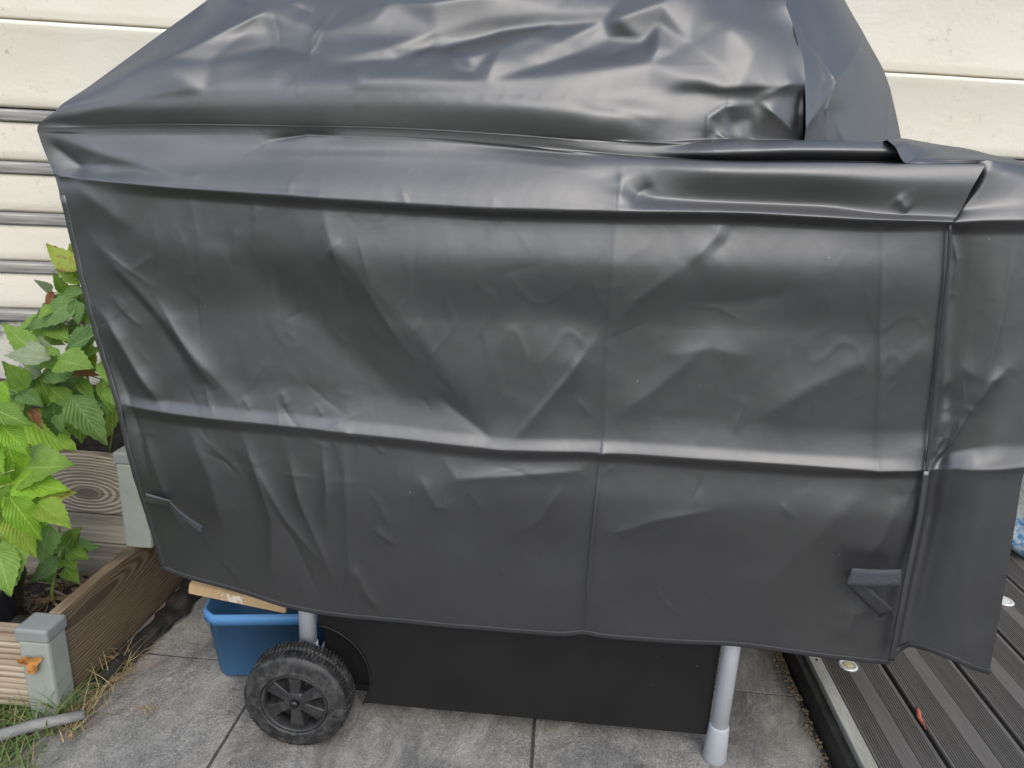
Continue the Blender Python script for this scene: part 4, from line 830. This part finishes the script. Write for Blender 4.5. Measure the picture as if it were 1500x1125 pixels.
for j in range(60):
    t = j/59; p = top.copy()
    if t < .4: s = t/.4; p[:, 1] = top[:, 1]*(1-s)+1.70*s; p[:, 2] = top[:, 2]*(1-s)+1.13*s+.05*math.sin(math.pi*s); p[:, 0] = top[:, 0]*(1-s**4)+np.linspace(-.80, .88, len(top))*s**4
    else: s = (t-.4)/.6; p[:, 1] = 1.70+.02*s; p[:, 2] = 1.13*(1-s)+.30*s; p[:, 0] = np.linspace(-.80, .88, len(top))
    Bk.append(p)
cl('back_panel', grid_mesh(np.array(Bk)[:, ::8], 'back_panel'), 'fabric')
gs = Gp[:, -1]; Gb = np.stack([gs*(1-t)+np.stack([gs[:, 0]-.16, np.full(len(gs), 1.70), np.minimum(gs[:, 2], 1.13)], 1)*t for t in np.linspace(0, 1, 16)], 1)
cl('gusset_back', grid_mesh(Gb[:, ::-1], 'gusset_back'), 'fabric')
sl = Fl[-1]; Sb = np.stack([sl*(1-t)+np.stack([np.minimum(sl[:, 0], .90), np.full(len(sl), 1.70), np.minimum(sl[:, 2]-.02, 1.125)], 1)*t for t in np.linspace(0, 1, 14)], 0)
cl('shelf_top', grid_mesh(Sb, 'shelf_top'), 'fabric')
# bindings: folded tape, a flattened sweep; also the upper seam's shadow strip
def ribbon(pts, w, th, name, mat, wav=.0, nrm=(0, -1, 0), inset=0, dense=6):
    pts = [Vector(p) for p in pts]; q = []
    for i in range(len(pts)-1):
        p0, p1, p2, p3 = pts[max(i-1, 0)], pts[i], pts[i+1], pts[min(i+2, len(pts)-1)]
        for k in range(dense):
            t = k/dense; q.append(.5*((2*p1)+(p2-p0)*t+(2*p0-5*p1+4*p2-p3)*t*t+(3*p1-p0-3*p2+p3)*t**3))
    q.append(pts[-1]); bm = bmesh.new(); rings = []; n = Vector(nrm)
    for k, p in enumerate(q):
        d = (q[min(k+1, len(q)-1)]-q[max(k-1, 0)]).normalized(); s = d.cross(n).normalized(); nn = s.cross(d)
        off = nn*(wav*math.sin(k*1.9)*.5)
        rings.append([bm.verts.new(p+off+s*(a*w/2+inset)+nn*b*th) for a, b in ((-1, 0), (-.86, .8), (-.4, 1.0), (.4, 1.0), (.86, .8), (1, 0), (.86, -.8), (-.86, -.8))])
    for a, b in zip(rings, rings[1:]):
        for j in range(8): bm.faces.new((a[j], a[(j+1) % 8], b[(j+1) % 8], b[j]))
    bm.faces.new(rings[0][::-1]); bm.faces.new(rings[-1]); bmesh.ops.recalc_face_normals(bm, faces=bm.faces)
    return cl(name, bm_mesh(bm), mat, smooth=True)
hem_pts = [tuple(p) for p in F[0, ::16]]+[tuple(F[0, -1])]
ribbon(hem_pts, .0105, .0022, 'hem_binding', 'binding', inset=0, dense=2)
flap_hem = [tuple(p) for p in Fl[0, ::6]]+[tuple(Fl[0, -1])]; ribbon(flap_hem, .0105, .0022, 'hem_binding', 'binding', dense=2)
SEAM = [(0.5501,1.086,1.0572), (0.5607,1.088,0.9941), (0.575,1.093,0.8864), (0.589,1.098,0.777), (0.5946,1.094,0.7104), (0.5953,1.088,0.678), (0.6016,1.088,0.5947), (0.6021,1.086,0.4958), (0.6054,1.086,0.4112), (0.6105,1.09,0.3229)]
LEFT = [(-0.808,1.093,1.1315), (-0.8014,1.095,1.0971), (-0.7854,1.093,1.0603), (-0.7747,1.096,0.974), (-0.7492,1.1,0.8535), (-0.7332,1.106,0.7201), (-0.7218,1.1,0.6812), (-0.7208,1.107,0.5954), (-0.7191,1.116,0.4963), (-0.7157,1.124,0.4233), (-0.7079,1.13,0.3635)]
ribbon(SEAM[:6], .0045, .0010, 'seam_shadow_and_binding', 'binding'); ribbon(SEAM[5:], .0095, .0013, 'seam_shadow_and_binding', 'fabric')  # upper dark strip stands in for the front edge's shadow; lower is binding
ribbon([tuple(p) for p in F[::14, 0] if p[2] < 1.058], .010, .0014, 'edge_binding', 'fabric', dense=2, wav=.001, inset=.0045)
# stitches along the right seam, lower half
def stitches(path, off, step, ln, name='stitching'):
    bm = bmesh.new(); P_ = [Vector(p) for p in path]; carry = 0
    for a, b in zip(P_, P_[1:]):
        d = b-a; L = d.length; d.normalize(); s = d.cross(Vector((0, -1, 0))).normalized(); t = carry
        while t < L:
            c = a+d*t+s*off+Vector((0, -.0024, 0)); r = bmesh.ops.create_cube(bm, size=1)
            for v in r['verts']: v.co = c+d*(v.co.z*ln)+s*(v.co.x*.0012)+Vector((0, v.co.y*.0012, 0))
            t += step
        carry = t-L
    o = cl(name, bm_mesh(bm), 'thread'); o['kind'] = 'stuff'; return o
st = stitches(SEAM[4:], .0066, .0052, .0036)
# pull tabs
def sheet(pts_rows, name, mat, th=.0016):
    P = np.array(pts_rows); o = cl(name, grid_mesh(P, name), mat); m = o.modifiers.new('s', 'SOLIDIFY'); m.thickness = th; m.offset = 0; return o
def strip(a, b, c, d, n=14, bow=0.0):
    """rows from edge a-b to edge c-d (3-D corners)"""
    a, b, c, d = map(np.array, (a, b, c, d)); rows = []
    for i in range(5):
        v = i/4; rows.append([(a*(1-u)+b*u)*(1-v)+(c*(1-u)+d*u)*v+np.array([0, -bow*math.sin(math.pi*u), 0]) for u in np.linspace(0, 1, n)])
    return rows
s1 = sheet(strip((0.5855,1.078,0.5068), (0.5057,1.074,0.5044), (0.5892,1.078,0.4765), (0.5017,1.074,0.4708), bow=.003), 'strap', 'webbing', .003)
s2 = sheet(strip((0.5102,1.085,0.4647), (0.5729,1.088,0.4093), (0.5419,1.085,0.4677), (0.5936,1.088,0.4247), bow=.002), 'strap', 'binding', .0028)
s3 = sheet(strip((-0.7165,1.112,0.5226), (-0.6618,1.095,0.5205), (-0.7201,1.112,0.5008), (-0.671,1.1,0.5054), bow=.0), 'strap', 'fabric', .002)
s4 = sheet(strip((-0.6649,1.094,0.5207), (-0.6044,1.09,0.4772), (-0.6627,1.094,0.5183), (-0.6092,1.094,0.4585), bow=.004), 'strap', 'webbing', .003)

# ------------------------------------------------------------------ raspberry plants
LEAVES = {
 'spotted': [((-1.1304,1.5792,0.8379),(-1.1929,1.5815,0.8966),2),
   ((-1.1581,1.6258,0.8338),(-1.1521,1.6047,0.8928),2),
   ((-1.137,1.5925,0.8327),(-1.1786,1.575,0.8396),0),
   ((-1.1904,1.6169,0.7774),(-1.1911,1.5884,0.8262),0),
   ((-1.1817,1.5992,0.7741),(-1.1187,1.5858,0.787),3),
   ((-1.2237,1.6561,0.7625),(-1.2255,1.653,0.7065),4),
   ((-1.2059,1.5983,0.7794),(-1.2099,1.5706,0.7407),4),
   ((-1.224,1.6155,0.7757),(-1.2298,1.5819,0.8091),5),
   ((-1.1558,1.5901,0.7558),(-1.2826,1.5813,0.6916),3),
   ((-1.1396,1.5787,0.7669),(-1.1318,1.5674,0.7119),3),
   ((-1.2117,1.6062,0.6945),(-1.1941,1.6128,0.649),0),
   ((-1.2676,1.6447,0.6831),(-1.378,1.65,0.6579),0),
   ((-1.1794,1.6389,0.7034),(-1.2171,1.6188,0.6638),3),
   ((-1.1552,1.6368,0.8227),(-1.1046,1.614,0.8779),2),
   ((-1.1599,1.6273,0.7642),(-1.1226,1.6033,0.7229),3),
   ((-1.1536,1.6145,0.6929),(-1.1094,1.5694,0.6538),0),
   ((-1.2396,1.5943,0.6678),(-1.2114,1.622,0.6459),0),
   ((-1.1518,1.5931,0.7469),(-1.1226,1.5984,0.7071),0),
   ((-1.2506,1.635,0.7044),(-1.2528,1.643,0.6498),0),
   ((-1.1469,1.6175,0.8104),(-1.1322,1.6152,0.8678),2),
   ((-1.1946,1.5767,0.7528),(-1.2019,1.5325,0.7308),0),
   ((-1.218,1.5899,0.6959),(-1.1504,1.552,0.678),0),
   ((-1.1411,1.58,0.7651),(-1.2382,1.5404,0.7001),3),
   ((-1.2301,1.6253,0.6945),(-1.2922,1.5904,0.6365),0),
   ((-1.2103,1.6652,0.7844),(-1.1809,1.6697,0.7425),0),
   ((-1.1356,1.6241,0.8051),(-1.2189,1.6307,0.848),2)],
 'curled': [((-1.1471,1.4744,0.6532),(-1.1942,1.4758,0.6943),5),
   ((-1.1763,1.5082,0.646),(-1.2605,1.5217,0.6549),0),
   ((-1.1369,1.4681,0.6586),(-1.1393,1.4507,0.7065),5),
   ((-1.1181,1.4406,0.6605),(-1.2133,1.4257,0.6748),5),
   ((-1.1318,1.5154,0.647),(-1.0747,1.543,0.6935),3),
   ((-1.1189,1.502,0.648),(-1.0227,1.4848,0.6792),0),
   ((-1.0986,1.4439,0.6593),(-0.997,1.3957,0.6668),0),
   ((-1.0742,1.4522,0.6256),(-1.0023,1.4308,0.6346),4),
   ((-1.0713,1.5083,0.6689),(-1.056,1.4942,0.6193),2),
   ((-1.161,1.4777,0.6305),(-1.2292,1.469,0.6127),0),
   ((-1.163,1.4668,0.6172),(-1.225,1.4378,0.6126),5),
   ((-1.1708,1.5103,0.6031),(-1.0725,1.5323,0.5598),3),
   ((-1.1679,1.4661,0.6026),(-1.1502,1.4868,0.5117),0),
   ((-1.1279,1.4606,0.5598),(-1.1112,1.4333,0.4904),3),
   ((-1.0875,1.4513,0.5704),(-1.0057,1.4349,0.4722),3),
   ((-1.0668,1.4426,0.5357),(-1.0953,1.472,0.4472),0),
   ((-1.2371,1.4734,0.5098),(-1.1024,1.4727,0.4169),1),
   ((-1.2852,1.5279,0.4738),(-1.1932,1.5014,0.3841),1),
   ((-1.0246,1.4754,0.6095),(-0.9939,1.4573,0.5364),0),
   ((-1.0385,1.5089,0.539),(-1.0641,1.5083,0.4448),0),
   ((-1.22,1.4892,0.5694),(-1.2515,1.4491,0.5967),0),
   ((-1.1915,1.4331,0.5802),(-1.1214,1.4017,0.5691),3),
   ((-0.9889,1.4313,0.665),(-0.959,1.4032,0.6247),0),
   ((-1.2975,1.5242,0.5705),(-1.2461,1.4963,0.5278),3),
   ((-1.1755,1.4376,0.5394),(-1.135,1.4095,0.5082),4),
   ((-1.0825,1.5286,0.5584),(-1.0586,1.5124,0.5194),3),
   ((-1.1745,1.503,0.5791),(-1.0687,1.5022,0.5283),3),
   ((-1.2096,1.4481,0.5478),(-1.1908,1.4576,0.5004),3),
   ((-1.1431,1.4665,0.5809),(-1.0854,1.4787,0.5195),0),
   ((-1.1189,1.5093,0.6574),(-1.0533,1.5101,0.721),0),
   ((-1.2104,1.5061,0.5858),(-1.2821,1.5071,0.6003),0),
   ((-1.1113,1.4955,0.6707),(-1.0026,1.4456,0.7371),3),
   ((-1.2287,1.4831,0.5777),(-1.23,1.4474,0.6435),0),
   ((-1.2719,1.5069,0.5649),(-1.1748,1.4589,0.6009),3),
   ((-1.1987,1.4366,0.5586),(-1.2052,1.4127,0.5198),0),
   ((-1.1706,1.4884,0.6157),(-1.0152,1.4464,0.6492),3),
   ((-1.1436,1.4802,0.5593),(-1.1816,1.4943,0.471),3),
   ((-1.1213,1.437,0.5585),(-1.1381,1.4541,0.4713),3),
   ((-1.3131,1.499,0.5423),(-1.2555,1.459,0.5026),3),
   ((-1.1505,1.4834,0.5632),(-1.0811,1.5009,0.5187),0),
   ((-1.2105,1.4917,0.5638),(-1.1759,1.5213,0.5739),3),
   ((-1.0217,1.4634,0.5575),(-1.0515,1.481,0.5026),3),
   ((-1.134,1.4706,0.6289),(-1.1696,1.4892,0.6838),0),
   ((-1.2858,1.5096,0.5492),(-1.2069,1.4681,0.5373),3),
   ((-1.1663,1.5015,0.6065),(-1.2124,1.5179,0.5008),0),
   ((-1.0936,1.4935,0.599),(-1.048,1.4707,0.5622),0),
   ((-1.099,1.4491,0.6706),(-1.1387,1.4444,0.6881),0),
   ((-1.1741,1.4327,0.5953),(-1.1718,1.3869,0.6582),0),
   ((-1.2017,1.5116,0.6471),(-1.2879,1.5275,0.7158),0),
   ((-0.9809,1.4323,0.6127),(-0.904,1.3973,0.5726),0)],
 'broad': [((-1.0736,1.2309,0.5843),(-1.0203,1.2202,0.5323),1),
   ((-1.0779,1.2375,0.5558),(-1.066,1.2507,0.4447),1),
   ((-1.093,1.2683,0.4713),(-0.9489,1.225,0.5185),0),
   ((-1.0734,1.2331,0.4582),(-0.9601,1.2293,0.46),1),
   ((-1.0992,1.2351,0.5189),(-1.1158,1.2285,0.3548),1),
   ((-1.0771,1.2257,0.4523),(-1.0223,1.2452,0.3587),1),
   ((-1.0744,1.2152,0.4004),(-1.028,1.208,0.3115),2),
   ((-1.1256,1.2391,0.3996),(-1.0815,1.1963,0.3182),2),
   ((-1.0751,1.2132,0.351),(-1.0422,1.1714,0.2808),0),
   ((-1.0858,1.1838,0.3356),(-1.0312,1.134,0.2717),0),
   ((-0.9872,1.191,0.4405),(-0.9086,1.1583,0.4198),2),
   ((-1.0794,1.2216,0.6207),(-1.0029,1.2172,0.5943),0),
   ((-1.1001,1.2524,0.6626),(-1.0613,1.2413,0.607),1),
   ((-1.0302,1.2591,0.3538),(-1.0465,1.2408,0.2733),3),
   ((-1.1345,1.2445,0.4753),(-1.0807,1.2387,0.4218),0),
   ((-1.1179,1.2324,0.5548),(-1.0621,1.204,0.4983),1),
   ((-1.0866,1.2638,0.4156),(-1.0527,1.2753,0.3831),3),
   ((-1.0635,1.1846,0.3192),(-1.0988,1.1776,0.2179),0),
   ((-1.1164,1.2696,0.5396),(-1.0684,1.2235,0.4812),1),
   ((-1.0873,1.2003,0.4771),(-1.1043,1.2095,0.3874),0),
   ((-1.0318,1.1739,0.458),(-0.9893,1.1837,0.3654),1),
   ((-1.0798,1.2273,0.6478),(-1.07,1.2359,0.5783),1),
   ((-1.0111,1.2251,0.4362),(-0.9552,1.2502,0.4404),2)],
 'sprout': [((-1.0743,1.3526,0.2448),(-0.9935,1.3461,0.2605),3),
   ((-1.0616,1.3335,0.2618),(-1.0108,1.3207,0.3177),0),
   ((-1.0216,1.2807,0.2915),(-1.051,1.2621,0.2932),3),
   ((-1.1048,1.3799,0.2233),(-1.1308,1.3955,0.1625),0),
   ((-1.0637,1.3373,0.2321),(-1.022,1.303,0.23),0),
   ((-1.1143,1.372,0.1862),(-1.1393,1.356,0.1699),3),
   ((-1.0761,1.3419,0.2005),(-1.0248,1.3082,0.1929),0),
   ((-1.0669,1.3128,0.2425),(-1.1204,1.2904,0.193),3),
   ((-1.0584,1.3195,0.2699),(-1.0222,1.2713,0.3428),0),
   ((-1.0649,1.346,0.2442),(-0.9968,1.3096,0.2517),0),
   ((-1.0672,1.3403,0.2372),(-1.0321,1.3399,0.2912),0),
   ((-1.1075,1.3498,0.1622),(-1.1232,1.3231,0.1873),3),
   ((-1.0796,1.3092,0.2361),(-1.0493,1.3196,0.2213),0)]}
CANES = {
 'spotted': [[(-1.1941,1.66,0.5381), (-1.1693,1.64,0.652), (-1.1556,1.62,0.759), (-1.1566,1.62,0.8281)], [(-1.1556,1.62,0.759), (-1.1969,1.62,0.7716), (-1.2257,1.62,0.7749)], [(-1.1624,1.63,0.7062), (-1.1957,1.62,0.6926), (-1.2486,1.62,0.6894)]],
 'curled': [[(-1.2442,1.42,0.4417), (-1.2242,1.43,0.5222), (-1.2115,1.45,0.5573), (-1.1877,1.47,0.5773), (-1.1638,1.48,0.6119), (-1.1433,1.48,0.652)], [(-1.1877,1.47,0.5773), (-1.1724,1.48,0.5983)], [(-1.1638,1.48,0.6119), (-1.1311,1.48,0.6351), (-1.1021,1.48,0.6578)], [(-1.1311,1.48,0.6351), (-1.0892,1.5,0.6146), (-1.0417,1.5,0.6014)], [(-1.2446,1.45,0.4939), (-1.2242,1.46,0.5052)], [(-1.1445,1.5,0.4524), (-1.1713,1.5,0.502), (-1.202,1.5,0.5219)], [(-1.0483,1.5,0.4108), (-1.0291,1.5,0.4866), (-1.0253,1.5,0.5461)]],
 'broad': [[(-1.1697,1.2,0.2322), (-1.1122,1.2,0.3929), (-1.0888,1.21,0.4937), (-1.0784,1.22,0.6186)], [(-1.0931,1.2,0.454), (-1.0743,1.21,0.4626), (-1.0619,1.22,0.465)], [(-1.088,1.2,0.4836), (-1.0696,1.22,0.488), (-1.0514,1.22,0.4952)], [(-1.1024,1.2,0.4162), (-1.0873,1.2,0.413), (-1.0786,1.22,0.3977)], [(-1.12,1.2,0.3312), (-1.0896,1.2,0.3569), (-1.0806,1.22,0.35)]],
 'sprout': [[(-1.1066,1.33,0.1418), (-1.0884,1.33,0.2013), (-1.0676,1.33,0.2581)], [(-1.0884,1.33,0.2013), (-1.0636,1.33,0.2294)]]}
def leaf_mesh(L, wr, curl, fold, rnd, narrow=False):
    nu, nv = 9, 15; bm = bmesh.new(); uvl = bm.loops.layers.uv.new('UVMap'); V = []
    ph = rnd.uniform(0, 6)
    for i in range(nv):
        v = i/(nv-1); w = (math.sin(math.pi*min(1, v**.66))**.95)*(1-.35*v)*wr*L*.56+.0004
        if i % 2 and 0 < i < nv-1: w *= 1.10
        row = []
        for j in range(nu):
            u = j/(nu-1)*2-1; x = u*w; y = v*L-(.05*L*abs(u)**2)*(1-v) if i % 2 == 0 else v*L+.012*L*abs(u)
            z = abs(u)*w*fold-curl*L*(v**2)*.5+.010*L*math.sin(v*26)*abs(u)*(1-.3*abs(u))+.05*L*math.sin(ph+u*2.2+v*4)*.5-.35*w*fold*u*u
            row.append(bm.verts.new((x, y, z)))
        V.append(row)
    for i in range(nv-1):
        for j in range(nu-1):
            f = bm.faces.new((V[i][j], V[i][j+1], V[i+1][j+1], V[i+1][j])); f.smooth = True
            for lp, (a, b) in zip(f.loops, ((j, i), (j+1, i), (j+1, i+1), (j, i+1))): lp[uvl].uv = (a/(nu-1), b/(nv-1))
    return bm_mesh(bm, 'leaf')
PLANT = {'spotted': ('raspberry_plant', 'tall raspberry plant with spotted leaves and shrivelled brown ones against the wall', (-1.30, 1.62, .38)),
         'curled': ('raspberry_plant', 'raspberry plant with pale curled leaves above the knotted plank', (-1.25, 1.50, .38)),
         'broad': ('raspberry_plant', 'raspberry plant with broad bright green leaves in the low bed', (-1.22, 1.25, .11)),
         'sprout': ('raspberry_sprout', 'young raspberry sprout growing from bare soil in the low bed', (-1.10, 1.33, .11))}
rl = random.Random(21); camp = Vector((0, 0, 1.1))
for key, (nm, lab, base) in PLANT.items():
    pl_ = empty(nm, base, 0, lab, 'plant', 'raspberry plants in the raised beds')
    for k, pts in enumerate(CANES[key]):
        pts = [Vector(p) for p in pts]
        if k == 0: pts = [Vector((pts[0].x, pts[0].y, base[2]-.02))]+pts if pts[0].z > base[2] else pts
        r0 = {'sprout': .0042}.get(key, .0048) if k == 0 else .0022
        link('cane' if k == 0 else 'stalk', tube([p-Vector(base) for p in pts], [r0*(1-.4*i/len(pts)) for i in range(len(pts))], 8), 'cane', pl_, smooth=True)
    for b, t, c in LEAVES[key]:
        b, t = Vector(b), Vector(t); d = t-b; L = d.length*1.04; d.normalize()
        nrm = ((camp-b).normalized()*.62+Vector((rl.uniform(-.25, .25), -.2, .75))*.6).normalized()
        x = d.cross(nrm).normalized(); nrm = x.cross(d)
        if c == 4: wr, curl, fold = .34, rl.uniform(-.1, .3), 1.4
        elif c == 5: wr, curl, fold = .48, rl.uniform(.1, .5), .8
        else: wr, curl, fold = rl.uniform(.42, .62), rl.uniform(.05, .28), rl.uniform(.12, .42)
        o = link('leaf', leaf_mesh(L, wr, curl, fold, rl), 'leaf%d' % c, pl_)
        o.matrix_local = Matrix.Translation(b-Vector(base)) @ Matrix(((x.x, d.x, nrm.x), (x.y, d.y, nrm.y), (x.z, d.z, nrm.z))).to_4x4()
# dry orange leaf caught on the low post
bm = bmesh.new(); ns = 16; ctr = bm.verts.new((0, -.004, 0)); rim = []
for k in range(ns):
    a = 2*math.pi*k/ns; r = .019*(1+.38*math.sin(3*a+.6)+.2*math.sin(5*a)); rim.append(bm.verts.new((r*math.cos(a)*1.15, -.006*abs(math.sin(2*a))-.003, r*math.sin(a))))
for k in range(ns): bm.faces.new((ctr, rim[k], rim[(k+1) % ns]))
dl = link('dry_leaf', bm_mesh(bm), 'oleaf', None, (-.990, 1.1145, .135), (0, R(-20), 0), True); dl.modifiers.new('s', 'SUBSURF').levels = 2; tag(dl, 'curled dry orange leaf caught on the front of the grey post', 'leaf')

# ------------------------------------------------------------------ grass, straw, twigs
def blades(name, n, area, hgt, width, mat, seed, lean, label, cat, z0=0):
    rnd = random.Random(seed); vs_, fs, tint = [], [], []
    for _ in range(n):
        x, y = area(rnd); h = rnd.uniform(*hgt); a = rnd.uniform(0, 6.283); ln = rnd.uniform(*lean)*h; w = rnd.uniform(*width); dx, dy = math.cos(a), math.sin(a); b = len(vs_); t0 = rnd.random()
        for k in range(5):
            t = k/4; ww = w*(1-t**1.6)+.0001; cx, cy, cz = x+dx*ln*t*t, y+dy*ln*t*t, z0+h*(t-.35*t*t*min(1, ln/h))
            vs_ += [(cx-dy*ww, cy+dx*ww, cz), (cx+dy*ww, cy-dx*ww, cz)]; tint += [t0, t0]
        for k in range(4): fs.append((b+2*k, b+2*k+1, b+2*k+3, b+2*k+2))
    me = bpy.data.meshes.new(name); me.from_pydata(vs_, [], fs); at = me.attributes.new('tint', 'FLOAT', 'POINT'); at.data.foreach_set('value', tint)
    o = link(name, me, mat, smooth=True); tag(o, label, cat, kind='stuff'); return o
def g_area(r):
    while True:
        x, y = r.uniform(-1.45, -.86), r.uniform(.70, 1.115)
        if x < -.955+(1.115-y)*.55*min(1, 1.115-y+.3)+r.gauss(0, .012): return x, y
blades('grass', 3600, g_area, (.02, .075), (.0010, .0022), 'grass', 1, (.2, 1.2), 'green and yellowing grass beside the low bed', 'grass', -.012)
blades('grass', 1500, g_area, (.015, .06), (.0006, .0014), 'straw', 2, (.5, 1.8), 'dry straw coloured grass among the green', 'grass', -.010)
def p_area(r): t = r.random(); return -.935+.03*r.random()+.02*(1-t), 1.06+.26*t
blades('grass', 130, p_area, (.02, .085), (.0007, .0014), 'straw', 6, (.6, 2.0), 'dry straw tuft at the foot of the low bed post', 'straw', -.004)
blades('grass', 60, lambda r: (r.gauss(-.955, .012), r.gauss(1.10, .02)), (.05, .13), (.0012, .002), 'grass', 9, (.5, 1.5), 'long green blades around the low bed post', 'grass', -.004)
blades('grass', 26, lambda r: (r.gauss(-.80, .012), r.gauss(1.16, .008)), (.006, .02), (.0006, .001), 'straw', 14, (1, 3), 'small dry grass clump on the slab', 'straw', 0)
def twigs(name, n, area, ln, seed, label, z):
    rnd = random.Random(seed); bm = bmesh.new()
    for _ in range(n):
        x, y = area(rnd); L = rnd.uniform(*ln); a = rnd.uniform(0, 6.283); r = rnd.uniform(.0006, .0016)
        m_ = bmesh.ops.create_cone(bm, cap_ends=True, segments=5, radius1=r, radius2=r*.6, depth=L)
        q = Matrix.Rotation(a, 3, 'Z') @ Matrix.Rotation(R(90+rnd.uniform(-14, 14)), 3, 'Y')
        for v in m_['verts']: v.co = q @ v.co + Vector((x, y, z+rnd.uniform(0, .012)))
    o = link(name, bm_mesh(bm), 'twig'); tag(o, label, 'twigs', kind='stuff')
twigs('dry_twigs', 260, lambda r: (r.uniform(-1.5, -1.0), r.uniform(1.20, 1.43)), (.015, .09), 3, 'dry twigs and stalks scattered on the bed soil', .125)
twigs('dry_twigs', 70, lambda r: (-.945+r.uniform(0, .035), r.uniform(1.08, 1.30)), (.01, .05), 8, 'dry stalks along the foot of the side plank', .004)
pebbles('crumbs', 160, lambda r: (r.uniform(-.94, .55), r.uniform(1.0, 1.9)), (.0006, .0020), 'ribbed', 31, 'pale crumbs scattered over the slabs', 'crumbs', .0)
